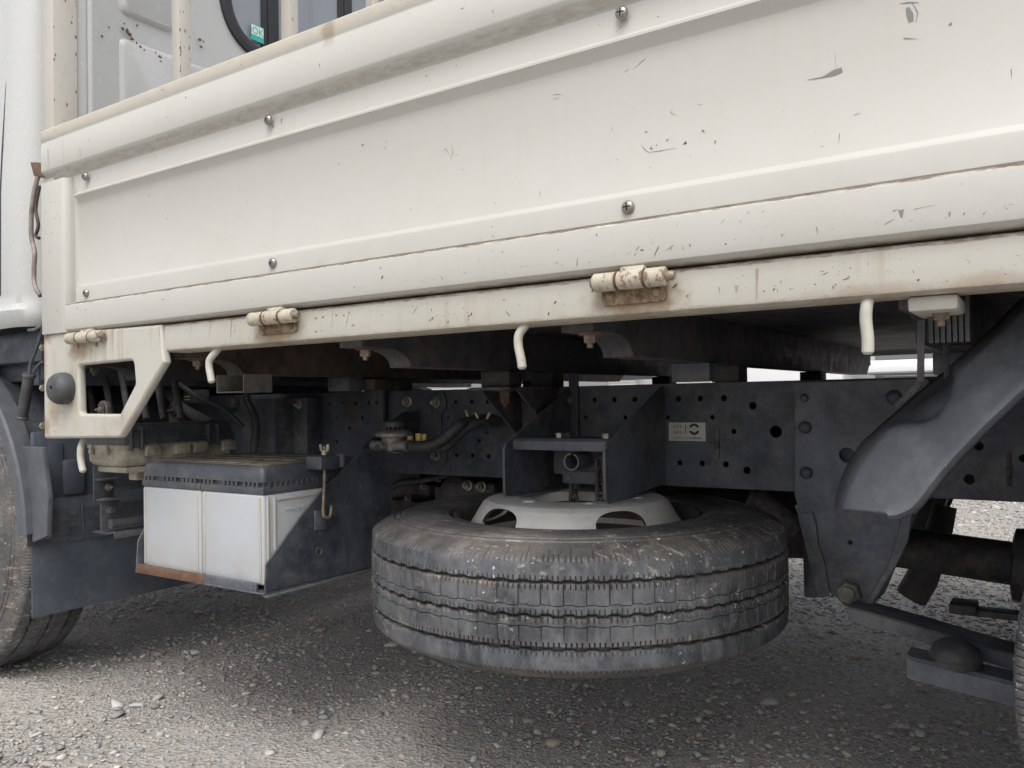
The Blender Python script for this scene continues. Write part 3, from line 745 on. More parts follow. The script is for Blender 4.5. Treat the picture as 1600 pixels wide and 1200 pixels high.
# rusty body mount with V gusset beside the spare wheel carrier
bx = P(787, 605, y=1.30).x
m = MB().box(bx-.06, bx+.035, 1.27, YR-.0005, ZT-.006, ZT-.0005, .001)
tri = lambda x: MB().prism([(YR-.0005, ZT-.007), (1.30, ZT-.007), (YR-.0005, -.09)], 'x', x-.0025, x+.0025, .0006)
for x in (bx-.055, bx+.030):
    k = tri(x); m.add(k.v, k.f)
m.prism([(bx-.052, ZT-.0065), (bx+.0275, ZT-.0065), (bx+.0275, -.12), (bx-.052, -.12)], 'y', YR-.010, YR-.0008, .001)
bmn = obj('body_mount', m, metal_mat('dirty_mount_paint', (.065, .065, .07), .6, .8, (.22, .195, .165), .25, 1.5, .4), TR)
m = MB().lathe([(.020, 0), (.020, -.003)], (bx, 1.305, ZT-.006), (0, 0, 1), 20); obj('washer', m, M_RUSTY, bmn)
m = MB().bolt((bx, 1.305, ZT-.009), (0, 0, -1), .011, .012, False, False); m.bolt((bx, 1.305, ZT-.022), (0, 0, -1), .010, .011, False, True)
obj('bolt', m, M_RUSTY, bmn)
# flat bar clips and the instruction label on the rail
for u0, u1, v0, v1, vm in ((1119.5, 1124.5, 668, 716.5, 695), (1572, 1580, 706, 760, 737)):
    a = P(u0, v0, y=YR); b = P(u1, v1, y=YR); c_ = P((u0+u1)/2, vm, y=YR)
    m = MB().box(a.x, b.x, YR-.004, YR-.0005, c_.z+.006, a.z, .0008).box(a.x, b.x, YR-.004, YR-.0005, b.z, c_.z-.007, .0008)
    k = obj('harness_clip', m, M_BAG if u0 < 1200 else M_RUST, rail)
    obj('clip_saddle', MB().box(a.x-.001, b.x+.001, YR-.007, YR-.0005, c_.z-.0062, c_.z+.0052, .001), M_DARK, rail)
a = P(1045, 660, y=YR); b = P(1103, 689.5, y=YR); LW = b.x-a.x; LH = a.z-b.z
lb = obj('instruction_label', MB().box(a.x, b.x, YR-.0012, YR-.0003, b.z, a.z, .0002), M_LABEL, rail, label='silver label with Japanese words and a turning ring')
yl = YR-.0015
def lp(ox, oz): return lambda x, y, z: (a.x+ox*LW+x, yl-z, a.z-oz*LH+y)
m = MB()
for tx, ox, oz, sz in (('\u4e0a\u304c\u308b', .12, .27, .0062), ('\u4e0b\u304c\u308b', .12, .60, .0062), ('\u30b9\u30da\u30a2\u30bf\u30a4\u30e4 \u30cf\u30f3\u30c9\u30eb\u56de\u8ee2\u65b9\u5411', .12, .88, .0038)):
    k = text_mb(tx, sz, lp(ox, oz)); m.add(k.v, k.f)
cx, cz = a.x+.70*LW, a.z-.36*LH
for a0, a1 in ((22, 158), (202, 338)):
    pts = [(cx+R*cos(radians(t)), yl, cz+R*sin(radians(t))) for R, rng in ((.0105, range(a0, a1+1, 8)), (.0062, range(a1, a0-1, -8))) for t in rng]
    m.add(pts, [tuple(range(len(pts)))])
pts = [(cx+.004+R*cos(radians(t)), yl, cz+R*sin(radians(t))) for R, rng in ((.022, range(160, 201, 5)), (.0205, range(200, 159, -5))) for t in rng]
m.add(pts, [tuple(range(len(pts)))])
obj('printed_words', m, M_INK, lb, smooth=0)

# --- spare wheel carrier --------------------------------------------
ca = empty('spare_wheel_carrier', (-.724, 1.33, -.17)); ca.parent = TR; ca.location = Vector((-.724, 1.33, -.17+H))-world_loc(TR)
def side_plate(x, flip):
    yf = 1.203; ol = [(yf+.006, -.172), (yf, -.166), (yf, -.088), (yf+.006, -.078), (YR-.010, .018), (YR-.0006, .018), (YR-.0006, -.163), (1.30, -.172)]
    m = plate(rounded(ol, [.003, .003, .006, .006, .003, 0, 0, 0]), [], 'x', x, .005, .001)
    m.box(x-.0024 if flip else x-.028, x+.028 if flip else x+.0024, yf+.006, 1.40, -.1755, -.1722, .0005)
    return obj('side_plate', m, M_CARR, ca)
side_plate(-.8265, 1); rp_ = side_plate(-.6265, 0)
m = MB(); x_ = -.6265+.0027
for pl in ([(1012, 664), (1015, 680), (1010, 692), (1020, 655)], [(1014, 705), (1016, 718), (1021, 700), (1024, 716)], [(1018, 682), (1022, 696)]):
    q = [P(u, v, x=x_) for u, v in pl]
    for i in range(len(q)-1):
        d_ = Vector((0, 0, 0)); n_ = (q[i+1]-q[i]).cross(Vector((1, 0, 0))).normalized()*.0003
        m.add([q[i]+n_, q[i]-n_, q[i+1]-n_, q[i+1]+n_], [(0, 1, 2, 3)])
obj('chalk_mark', m, M_BAG, rp_, smooth=0)
a = P(812, 677, y=1.235); zt = -.0695; zb_ = -.090
pr = [(1.222, zb_), (1.222, zt-.005), (1.228, zt), (1.275, zt), (1.275, zt-.003), (1.230, zt-.003), (1.225, zt-.007), (1.225, zb_)]
m = MB().prism(pr, 'x', -.818, -.629, .0005); xb = obj('cross_bar', m, M_CARR, ca)
for u in (874, 947):
    q = P(u, 672, y=1.25); obj('bolt', MB().bolt((q.x, 1.25, zt), (0, 0, 1), .0075, .009, False, False, .4), M_ZINC, xb)
q = P(884, 670, y=1.262); obj('bolt', MB().bolt((q.x-.002, 1.268, zt), (0, 0, 1), .0065, .008, False, False, .1), M_BAG, xb)
a = P(864, 702, y=1.29); b = P(942, 751, y=1.29); wb = MB().box(a.x, b.x, 1.290, 1.36, b.z+.008, zt-.0035, .003)
wi = obj('winch_box', wb, M_DARK, ca)
c0 = P(886, 746, y=1.286); c1 = P(936, 746, y=1.286); obj('winch_plate', MB().box(c0.x-.008, c1.x+.008, 1.283, 1.2895, c0.z-.010, c0.z+.012, .0015), M_FRAME, wi)
for c_ in (c0, c1): obj('rivet', MB().lathe([(.007, 0), (.0068, .002), (.005, .003), (.0035, .0032), (.003, .002), (.0001, .002)], (c_.x+(.003 if c_ is c0 else -.003), 1.283, c_.z), (0, -1, 0), 16), M_FRAME, wi)
q = P(897, 721, y=1.245)
m = MB(); secs = []
for k in range(25):
    t = radians(14+332*k/24+90-7); secs.append(t)
for R0, R1, s0, s1 in ((.0125, .0152, 0, 24),):
    V = [[(q.x+R*cos(t), y, q.z+R*sin(t)) for (R, y) in ((R1, 1.235), (R1, 1.290), (R0, 1.290), (R0, 1.235))] for t in secs]
    m.loft(V)
obj('winch_tube', m, M_CARR, wi)
def chain(x, y, z0, z1, tag):
    n = 0; z = z0
    while z > z1:
        R, L = .0068, .010; pts = []
        for k in range(16):
            t = 2*pi*k/16; a_, b_ = cos(t)*R, sin(t)*R+(L if sin(t) >= 0 else -L)
            pts.append((x+(a_ if n % 2 == 0 else a_*.3), y+(0 if n % 2 == 0 else a_*.95), z+b_))
        pts.append(pts[0]); pts.append(pts[1])
        obj('chain_link', MB().tube(pts, .0034, 8, False), M_DARK, ca)
        z -= .0225; n += 1
q = P(896, 762, y=1.32); chain(q.x, 1.32, -.148, -.24, 0)
q = P(936, 745, y=1.275); chain(q.x+.002, 1.275, -.120, -.20, 1)

# --- tyre and wheel ---------------------------------------------------
NT, PIT_ = 1872, 72
def tyre_mesh():
    # rows: (radius, offset, zigzag amplitude, sipe depth, sipe mode, dust)
    R = []
    R += [(.2185, .086, 0, 0, 0, .6), (.2225, .0885, 0, 0, 0, .6), (.224, .0935, 0, 0, 0, .6), (.2275, .0965, 0, 0, 0, .7), (.232, .096, 0, 0, 0, .6), (.236, .0975, 0, 0, 0, .6), (.252, .0995, 0, 0, 0, .6), (.254, .0985, 0, 0, 0, .6), (.270, .1005, 0, 0, 0, .7), (.286, .1005, 0, 0, 0, .7),
          (.300, .0985, 0, 0, 0, .8), (.3015, .0995, 0, 0, 0, .9), (.3035, .0982, 0, 0, 0, .8), (.310, .0966, 0, 0, 0, .8), (.3113, .0985, 0, 0, 0, .9), (.3128, .0960, 0, 0, 0, .8), (.320, .0938, 0, 0, 0, .9), (.3213, .0955, 0, 0, 0, 1), (.3228, .0929, 0, 0, 0, .9),
          (.331, .0900, 0, 0, 0, .9), (.3375, .0868, 0, .003, 2, .9), (.344, .0828, 0, .0035, 2, .9), (.3515, .0800, 0, .0035, 3, .7), (.3560, .0762, 0, .003, 3, .5), (.3578, .0730, 0, .0, 0, .3), (.3584, .064, 0, 0, 0, .15), (.3588, .055, 0, 0, 0, .15), (.3592, .0515, 0, .0035, 4, .2)]
    z1 = 1
    R += [(.3590, .0490, .0010, .0035, 4, .3), (.3475, .0474, .0009, 0, 0, .5), (.3470, .0445, .0008, 0, 0, .5), (.3580, .0425, 0, .0045, 5, .9), (.3598, .0410, 0, .0055, 5, .8), (.3598, .0370, 0, .0055, 5, .5), (.3598, .0352, 0, .0028, 1, .3), (.3600, .0165, .0, .0028, 1, .25)]
    R += [(.3600, .0152, .0008, .003, 1, .2), (.3572, .0148, .0008, 0, 0, .3), (.3572, .0140, .0008, 0, 0, .3), (.3600, .0136, .0008, 0, 0, .2), (.3602, .0100, 0, 0, 0, .2), (.3602, .0045, 0, .003, 4, .2)]
    half = [(r, s_, z, d, k, du) for r, s_, z, d, k, du in R]
    mid = [(.3600, .0028, .0010, .003, 4, .3), (.3485, .0016, .0012, 0, 0, .5), (.3485, -.0016, .0012, 0, 0, .5), (.3595, -.0034, .0014, .0045, 5, .8), (.3602, -.0050, 0, .0045, 5, .6)]
    low = [(r, -s_, z, d, (4 if k == 5 else k), du) for r, s_, z, d, k, du in half[::-1][1:]]
    rows = half+mid+low; nr = len(rows)
    rng = np.random.default_rng(3)
    th = np.arange(NT)*2*pi/NT; per = NT//PIT_          # 26 columns per pitch
    ph = np.arange(NT) % per; pid = np.arange(NT)//per
    zz = np.where(ph < per*.42, 1.0, np.where(ph < per*.5, 1-2*(ph-per*.42)/(per*.08), np.where(ph < per*.92, -1.0, -1+2*(ph-per*.92)/(per*.08))))
    V = np.zeros((nr, NT, 3)); DU = np.zeros((nr, NT))
    for i, (r, s_, z, d, k, du) in enumerate(rows):
        rr = np.full(NT, r); so = np.full(NT, s_)+z*zz
        if k == 1: cut = (ph == 0)
        elif k in (4,): cut = (ph % 6 == 2) & (ph < 24)
        elif k == 5: cut = (ph % 6 == 2) & (ph < 24) | (ph == 0)
        elif k == 3: cut = (ph % 6 == 3) & (ph < 24)
        elif k == 2: cut = (ph == 9)
        else: cut = np.zeros(NT, bool)
        rr = rr-np.where(cut, d, 0)
        rr = rr+rng.normal(0, .00012, NT)+(.0012*np.sin(th*7+i*.05) if False else 0)
        V[i, :, 0] = rr*np.cos(th); V[i, :, 1] = rr*np.sin(th); V[i, :, 2] = so
        DU[i] = du
    idx = np.arange(nr*NT).reshape(nr, NT); nxt = np.roll(idx, -1, axis=1)
    Fq = np.stack([idx[:-1], idx[1:], nxt[1:], nxt[:-1]], -1).reshape(-1, 4)
    me = bpy.data.meshes.new('tyre'); me.vertices.add(nr*NT); me.vertices.foreach_set('co', V.ravel())
    me.loops.add(Fq.size); me.loops.foreach_set('vertex_index', Fq.ravel().astype(np.int32))
    me.polygons.add(len(Fq)); me.polygons.foreach_set('loop_start', np.arange(0, Fq.size, 4, dtype=np.int32))
    me.update(calc_edges=True)
    me.polygons.foreach_set('use_smooth', [True]*len(Fq)); me.set_sharp_from_angle(angle=radians(38))
    at = me.attributes.new('dust', 'FLOAT', 'POINT'); at.data.foreach_set('value', DU.ravel())
    me.materials.append(M_TYRE); return me
ME_TYRE = tyre_mesh()
def rim_mesh():
    seg = 96
    bar = [(.2140, .0865), (.2185, .0905), (.2175, .0940), (.2140, .0945), (.2105, .0920), (.2085, .088), (.2070, .080), (.205, .066), (.196, .058), (.190, .04), (.186, -.05), (.2, -.07), (.208, -.086), (.214, -.092), (.218, -.088), (.214, -.084), (.203, -.066), (.190, -.048)]
    bar = [(r, z) for r, z in bar]+[(.193, .042), (.200, .060), (.2085, .068), (.2115, .082)]
    secs = [[(r*cos(t), r*sin(t), z) for r, z in bar] for t in (2*pi*k/seg for k in range(seg))]
    m = MB(); n = len(bar); vs = [q for s_ in secs for q in s_]
    m.add(vs, [(k*n+i, k*n+(i+1) % n, ((k+1) % seg)*n+(i+1) % n, ((k+1) % seg)*n+i) for k in range(seg) for i in range(n)])
    return m
def disc_mesh():
    # pressed disc: flat ring on top, conical flank with oval hand holes, made as a thick shell
    seg = 180; top = [(.070, .1030), (.080, .1190), (.090, .1200), (.145, .1200), (.157, .1182), (.165, .1125), (.172, .1020), (.179, .0900), (.187, .0780), (.193, .0690), (.1955, .0560), (.195, .0440)]
    fine = []
    for i in range(len(top)-1):
        k = 5 if i >= 3 else 1
        for j in range(k):
            t = j/k; fine.append((top[i][0]*(1-t)+top[i+1][0]*t, top[i][1]*(1-t)+top[i+1][1]*t))
    fine.append(top[-1])
    bm = bmesh.new(); V = [[bm.verts.new((r*cos(2*pi*k/seg), r*sin(2*pi*k/seg), z)) for k in range(seg)] for r, z in fine]
    for i in range(len(fine)-1):
        for k in range(seg): bm.faces.new((V[i][k], V[i+1][k], V[i+1][(k+1) % seg], V[i][(k+1) % seg]))
    bmesh.ops.recalc_face_normals(bm, faces=bm.faces)
    me = bpy.data.meshes.new('disc'); bm.to_mesh(me); bm.free()
    o = bpy.data.objects.new('disc', me); COL.objects.link(o)
    so = o.modifiers.new('s', 'SOLIDIFY'); so.thickness = .006; so.offset = -1
    cut = MB(); nh = 5
    for k in range(nh):
        t0 = HOLE0+2*pi*k/nh; c = Vector((cos(t0), sin(t0), 0)); tt = Vector((-sin(t0), cos(t0), 0)); up = Vector((.55, 0, .835))
        secs = []
        for h in (-.05, .05):
            s_ = []
            for j in range(28):
                a_ = 2*pi*j/28; ex = abs(cos(a_))**.75*(1 if cos(a_) > 0 else -1); ez = abs(sin(a_))**.8*(1 if sin(a_) > 0 else -1)
                p_ = c*.178+Vector((0, 0, .0895))+tt*(.045*ex)+(c*(-.5)+Vector((0, 0, .86)))*(.0275*ez)+(c*.86+Vector((0, 0, .5)))*h
                s_.append(p_)
            secs.append(s_)
        cut.loft(secs)
    cm = bpy.data.meshes.new('cut'); cm.from_pydata(cut.v, [], cut.f); co = bpy.data.objects.new('cut', cm); COL.objects.link(co)
    for (r0, r1, z0, z1, n_, rr) in ((0, 0, 0, 0, 6, .110),):
        cut2 = MB()
        for k in range(6): cut2.lathe([(.014, -.03), (.014, .03)], (rr*cos(k*pi/3+.2), rr*sin(k*pi/3+.2), .118), (0, 0, 1), 18)
        cm2 = bpy.data.meshes.new('cut2'); cm2.from_pydata(cut2.v, [], cut2.f); co2 = bpy.data.objects.new('cut2', cm2); COL.objects.link(co2)
    for c_ in (co, co2):
        b_ = o.modifiers.new('b', 'BOOLEAN'); b_.object = c_; b_.operation = 'DIFFERENCE'; b_.solver = 'EXACT'
    dg = bpy.context.evaluated_depsgraph_get(); dg.update()
    res = bpy.data.meshes.new_from_object(o.evaluated_get(dg)); m = MB().mesh(res)
    for q in (o, co, co2): bpy.data.objects.remove(q)
    for q in (me, cm, cm2, res): bpy.data.meshes.remove(q)
    return m
SWX, SWY, SWZ = -.7285, 1.2845, -.2955
HOLE0 = radians(-35.5)
sw = empty('spare_wheel', (SWX, SWY, SWZ), label='dusty spare wheel lying flat, chained under the cream flatbed', category='wheel')
def place(name, me, parent, loc=(0, 0, 0), rot=(0, 0, 0)):
    o = bpy.data.objects.new(name, me); COL.objects.link(o); o.parent = parent; o.location = loc; o.rotation_euler = rot; return o
place('tyre', ME_TYRE, sw, rot=(0, 0, .03))
def raw(name, m, mat, sm=40):
    me = bpy.data.meshes.new(name); me.from_pydata([tuple(q) for q in m.v], [], m.f); me.validate(); me.update()
    me.polygons.foreach_set('use_smooth', [True]*len(me.polygons)); me.set_sharp_from_angle(angle=radians(sm)); me.materials.append(mat); return me
M_BARREL = metal_mat('wheel_rim_paint', (.055, .048, .042), .7, .5, (.13, .10, .075), .3, 2, .3, speck=0)
ME_RIM = raw('wheel_rim', rim_mesh(), M_BARREL); ME_DISC = raw('wheel_disc', disc_mesh(), M_WHEEL, 30)
place('wheel_rim', ME_RIM, sw); place('wheel_disc', ME_DISC, sw)

# mounted wheels
def road_wheel(x, y, z, out):
    e = bpy.data.objects.new('road_wheel', None); COL.objects.link(e); e.empty_display_size = .1; e.parent = TR
    e.location = Vector((x, y, z+H))-world_loc(TR); e.rotation_euler = (radians(90 if out < 0 else -90), RN.uniform(0, 3) if False else 0, 0)
    for n_, me in (('tyre', ME_TYRE), ('wheel_rim', ME_RIM), ('wheel_disc', ME_DISC)): place(n_, me, e)
    return e
road_wheel(-2.292, 1.010, -.290, -1); road_wheel(-2.292, 2.57, -.290, 1)
road_wheel(.313, .995, -.290, -1); road_wheel(.313, 1.215, -.290, 1); road_wheel(.313, 2.365, -.290, -1); road_wheel(.313, 2.585, -.290, 1)

# --- batteries and their tray ---------------------------------------
YB0 = .952; bxs = [P(222.5, 800, y=YB0).x, P(314, 800, y=YB0).x, P(412.5, 800, y=YB0).x]
BT, BB = -.139, -.3195
def battery(x0, x1, lab, emb):
    e = empty('truck_battery', ((x0+x1)/2, YB0+.13, BB), label=lab, category='battery', group='white batteries side by side in the tray')
    m = MB().box(x0+.0015, x1-.0015, YB0, YB0+.255, BB, BT-.0215, .005, 3)
    c = obj('battery_case', m, M_CASE, e)
    for xx in (x0+.007, x1-.013): obj('case_rib', MB().box(xx, xx+.006, YB0-.0022, YB0+.003, BB+.006, BT-.026, .0018), M_RIBC, c)
    if x1 > -1.2:
        for yy in (YB0+.007, YB0+.022): obj('case_rib', MB().box(x1-.003, x1+.0012, yy, yy+.005, BB+.006, BT-.026, .0018), M_RIBC, c)
        obj('case_rib', MB().box(x1-.003, x1+.001, YB0+.03, YB0+.24, BT-.034, BT-.030, .001), M_RIBC, c)
    if emb:
        k = text_mb('WARNING', .0105, lambda x, y, z: (x1-.0013+z, YB0+.045+x*1.0, BT-.056+y), .0012)
        obj('embossed_mark', k, M_CASE, c, smooth=0)
    m = MB().box(x0+.0012, x1-.0010, YB0-.001, YB0+.256, BT-.021, BT-.0085, .002)
    for k in range(14):
        if k in (3, 4, 9): continue
        xx = x0+.008+k*(x1-x0-.016)/14; m.box(xx, xx+.006, YB0-.0015, YB0+.01, BT-.009, BT-.0005, .0006)
    for k in range(18): m.box(x1-.010, x1-.0005, YB0+.012+k*.0125, YB0+.019+k*.0125, BT-.009, BT-.0005, .0006)
    m.box(x0+.006, x1-.004, YB0+.004, YB0+.25, BT-.0095, BT+.003, 0)
    obj('battery_lid', m, M_PLASTD, e)
battery(bxs[0], bxs[1], 'white battery nearer the front wheel, left of the pair in the tray', 0)
battery(bxs[1], bxs[2], 'white battery nearer the spare wheel, right of the pair in the tray', 1)
# black cover over both
m = MB(); X0, X1 = bxs[0]+.001, bxs[2]-.001; zt = -.1105
secs = []
for (o1, z) in ((0.0, BT), (0.0, BT+.003), (.0025, zt-.008), (.006, zt-.002), (.012, zt)):
    pts = rounded([(X0+o1, YB0-.002+o1), (X1-o1, YB0-.002+o1), (X1-o1, YB0+.252-o1), (X0+o1, YB0+.252-o1)], .012, 4)
    secs.append([(p_[0], p_[1], z) for p_ in pts])
m.loft(secs)
cv = obj('battery_cover', m, M_PLASTD, TR, smooth=50)
M_TOPD = metal_mat('dusty_cover_top', (.10, .09, .07), .8, .8, (.20, .175, .13), 0, 2, .3, speck=0)
m = MB()
for k, (y0_, y1_, xa, xb) in enumerate(((.975, .995, .02, .30), (1.012, 1.04, .02, .26), (1.06, 1.09, .06, .33), (1.11, 1.14, .02, .33), (1.155, 1.185, .05, .33))):
    m.box(X0+xa, X0+xb, y0_, y1_, zt-.003, zt+.0035, .0015)
obj('cover_rib', m, M_TOPD, cv)
m = MB().box(X0+.014, X1-.014, YB0+.012, YB0+.238, zt-.002, zt+.0012, .0008); obj('cover_top', m, M_TOPD, cv)
# tray angle irons
a = P(216, 884, y=YB0-.006)
m = MB().box(bxs[0]-.008, bxs[1]+.02, YB0-.010, YB0-.0045, BB-.010, BB+.006, .001).box(bxs[0]-.008, bxs[1]+.02, YB0-.0095, YB0+.02, BB-.0125, BB-.0095, .001)
tr = obj('battery_tray', m, M_RUSTY, TR)
m = MB().box(bxs[1]+.0205, bxs[2]-.012, YB0-.0098, YB0-.0043, BB-.010, BB+.006, .001).box(bxs[1]+.0205, bxs[2]+.006, YB0-.0095, YB0+.25, BB-.0127, BB-.0096, .001)
obj('tray_front', m, M_CARR, tr)
m = MB().box(bxs[0]-.004, bxs[2]+.002, YB0+.02, YB0+.27, BB-.0095, BB-.003, 0); obj('tray_floor', m, M_FRAME, tr)
m = plate(rounded([(YB0-.010, BB-.012), (YB0+.27, BB-.012), (YB0+.27, BB+.09), (YB0+.02, BB+.09), (YB0-.006, BB+.05)], [0, 0, 0, .02, .02]), [], 'x', bxs[0]-.008, .003, .0006)
obj('tray_side', m, M_CARR, tr)
# guard plate right of the batteries: diagonal front edge
xg = bxs[2]+.006
pp = [P(u, v, x=xg) for u, v in ((413, 925), (415, 882), (440, 848), (470, 806), (500, 770), (512, 756), (562, 707), (572, 702), (612, 706), (614, 742), (604, 880))]
gh_ = [circle((P(u, v, x=xg).y, P(u, v, x=xg).z), .0045, 14) for u, v in ((560, 760), (542, 790), (497, 862), (592, 808), (588, 792))]
ol = rounded([(q.y, q.z) for q in pp], [.002, .006, .01, .006, .01, .004, .006, .003, .004, 0, .004])
gd = obj('battery_guard', plate(ol, gh_, 'x', xg, .0035, .0008), M_FRAME, TR, label='dark guard plate beside the batteries')
m = MB().box(xg-.0017, xg+.012, YB0-.008, 1.24, BB-.0165, BB-.0132, .0005); obj('guard_flange', m, M_CARR, gd)
q = P(497, 862, x=xg); obj('washer', MB().lathe([(.009, 0), (.009, .002), (.006, .0025), (.005, .001), (.0001, .001)], (xg+.0018, q.y, q.z), (1, 0, 0), 18), M_FRAME, gd)
# hold down rod with wing nut, clamp block
a = P(507, 708, x=xg+.018); b = P(505, 800, x=xg+.018); c_ = P(505, 826, x=xg+.018)
rod = [(a.x, a.y, a.z+.012), a, P(507, 750, x=xg+.018), b, (b.x, b.y+.006, b.z-.010), (b.x, b.y+.016, b.z-.011), (b.x, b.y+.020, b.z+.004), (b.x, b.y+.020, b.z+.010)]
hr = obj('hold_down_rod', MB().tube(smooth_path(rod, 5), .0029, 10), M_BOLTR, TR)
m = MB().lathe([(.0062, 0), (.0062, .003), (.005, .008), (.003, .009)], (a.x, a.y, a.z-.003), (0, 0, 1), 14)
for sg in (-1, 1):
    m.tube(smooth_path([(a.x+sg*.003, a.y, a.z+.002), (a.x+sg*.009, a.y-sg*.002, a.z+.005), (a.x+sg*.0125, a.y-sg*.003, a.z+.012), (a.x+sg*.0115, a.y-sg*.003, a.z+.016)], 4), [.0028]*4+[.0032]*4+[.0034]*4+[.0026], 8)
obj('wing_nut', m, M_ZINC, hr)
m = MB().box(bxs[2]-.004, a.x+.013, a.y-.022, a.y+.024, a.z-.030, a.z-.004, .004, 3)
m.box(a.x-.002, a.x+.020, a.y+.026, a.y+.034, a.z-.028, a.z-.002, .002)
obj('clamp_block', m, M_PLASTD, hr)
m = MB().box(xg+.002, xg+.005, b.y-.008, b.y+.022, b.z-.034, b.z+.002, .001); obj('hook_plate', m, M_CARR, hr)

# --- air dryer / filter block on its bracket -------------------------
xr = P(657, 641, y=YR).x; q0 = P(565, 700, x=xr)
ol = [(q0.y, -.103), (q0.y, -.097), (q0.y+.006, -.090), (YR-.06, -.024), (YR-.002, -.024), (YR-.002, -.103)]
rb = obj('regulator_bracket', plate(ol, [], 'x', xr, .0032, .0007), M_FRAME, TR)
m = MB().box(xr+.002, xr+.10, q0.y+.004, q0.y+.09, -.1065, -.1035, .0006); obj('shelf', m, M_FRAME, rb)
c = P(616, 705, y=1.30); cx_, cy_, cz_ = c.x, 1.30, -.1030
rg = obj('air_regulator', MB().lathe([(.026, 0), (.027, .004), (.026, .022), (.0275, .026), (.0275, .029)], (cx_, cy_, cz_), (0, 0, 1), 32), M_ALU, TR)
obj('diaphragm_ring', MB().lathe([(.0385, .029), (.040, .031), (.040, .0345), (.038, .0375), (.031, .041), (.022, .0435), (.012, .0440)], (cx_, cy_, cz_), (0, 0, 1), 36), M_ALU, rg)
obj('regulator_cap', MB().lathe([(.010, .044), (.023, .050), (.024, .058), (.021, .061), (.010, .062)], (cx_, cy_, cz_), (0, 0, 1), 28), M_PLASTD, rg)
m = MB()
for k in range(14):
    t = 2*pi*k/14; m.box(cx_+.0215*cos(t)-.0012, cx_+.0215*cos(t)+.0012, cy_+.0215*sin(t)-.0012, cy_+.0215*sin(t)+.0012, cz_+.0425, cz_+.052, 0)
obj('cap_rib', m, M_PLASTD, rg)
m = MB().tube([(cx_-.052, cy_-.01, cz_+.009), (cx_-.020, cy_-.01, cz_+.009)], [.0115, .0105], 18).tube([(cx_+.015, cy_-.016, cz_+.010), (cx_+.050, cy_-.016, cz_+.010)], [.0105, .0105], 18)
m.tube([(cx_-.002, cy_-.047, cz_+.009), (cx_-.002, cy_-.018, cz_+.009)], [.0085, .009], 16)
obj('port', m, M_ALU, rg)
obj('port_plug', MB().tube([(cx_-.002, cy_-.050, cz_+.009), (cx_-.002, cy_-.0465, cz_+.009)], .0065, 16), M_RUB, rg)
obj('hose_band', MB().tube([(cx_+.050, cy_-.016, cz_+.010), (cx_+.056, cy_-.016, cz_+.010)], .0128, 18), M_BAG, rg)
h0 = Vector((cx_+.052, cy_-.016, cz_+.010))
def hose(pts, r, name='rubber_hose'):
    return obj(name, MB().tube(smooth_path(pts, 8), r, 16), M_RUB, TR)
yy = 1.34
hose([h0, P(665, 697, y=1.31), P(690, 688, y=1.33), P(715, 666, y=1.35), P(728, 660, y=1.38), P(745, 657, y=1.41), P(770, 655, y=1.45)], .0118)
hose([P(654, 690, y=1.345), P(690, 700, y=1.35), P(712, 684, y=1.37), P(730, 668, y=1.38), P(748, 661, y=1.40), P(778, 658, y=1.44)], .0105)
for (u, v, du, dv) in ((731, 647, -3, -8), (747, 649, -4, -6), (761, 650, 4, -7)):
    a = P(u, v+4, y=1.375); b = P(u+du, v+dv+2, y=1.37)
    obj('spring_clip', MB().tube([a, b], .0026, 8), M_YEL, TR)
for (u, v) in ((641, 687), (654, 683), (663, 684)):
    a = P(u, v, y=1.295+(u-641)*.001)
    obj('spring_clip', MB().box(a.x-.0055, a.x+.0055, a.y-.004, a.y+.004, a.z-.008, a.z+.008, .0012, M=None), M_YEL, TR)
obj('hose_band', MB().tube([P(758, 668, y=1.395), P(763, 668, y=1.40)], .0135, 16), M_RUB, TR)

# --- gearbox and darkness behind the rails ---------------------------
m = MB().lathe([(.10, -.20), (.17, -.16), (.185, -.10), (.185, -.085), (.15, -.08), (.14, .05), (.12, .22), (.09, .24), (.09, .34)], (-1.62, 1.80, -.20), (1, 0, 0), 26)
for k in range(10):
    t = 2*pi*k/10; m.box(-1.72, -1.40, 1.80+.145*cos(t)-.004, 1.80+.145*cos(t)+.004, -.20+.145*sin(t)-.012, -.20+.145*sin(t)+.012, .002)
gb = obj('gearbox', m, M_DARK, TR)
m = MB(); r_ = random.Random(4)
for (u, v, w_, h_, y) in ((640, 765, 60, 22, 1.62), (700, 775, 44, 30, 1.60), (650, 800, 90, 40, 1.66), (750, 790, 60, 30, 1.62), (620, 830, 30, 50, 1.60), (690, 820, 60, 30, 1.63), (735, 765, 75, 26, 1.56)):
    a = P(u-w_/2, v-h_/2, y=y); b = P(u+w_/2, v+h_/2, y=y); m.box(a.x, b.x, y, y+.12, b.z, a.z, .006)
obj('gearbox_cover', m, M_DARK, gb)
m = MB().lathe([(.055, 0), (.058, .004), (.058, .012), (.045, .02), (.02, .022)], (P(640, 815, y=1.6).x, 1.6, P(640, 815, y=1.6).z), (0, -1, 0), 26)
obj('round_cover', m, M_DARK, gb)
m = MB().lathe([(.045, 0), (.048, .004), (.048, .012), (.04, .016), (.02, .018)], (P(715, 775, y=1.58).x, 1.58, P(715, 775, y=1.58).z), (0, -1, 0), 26)
obj('round_cover', m, M_DARK, gb)
for (u, v) in ((731, 758), (752.5, 760)):
    q = P(u, v, y=1.555); obj('bolt', MB().bolt((q.x, 1.555, q.z), (0, -1, 0), .010, .010, True, True), M_ZINC, gb)
for (u, v) in ((686, 748), (638, 778), (662, 760), (600, 792), (672, 805), (718, 772), (640, 822)):
    q = P(u, v, y=1.575); obj('bolt', MB().bolt((q.x, 1.575, q.z), (0, -1, 0), .007, .008, True, False), M_BAG, gb)
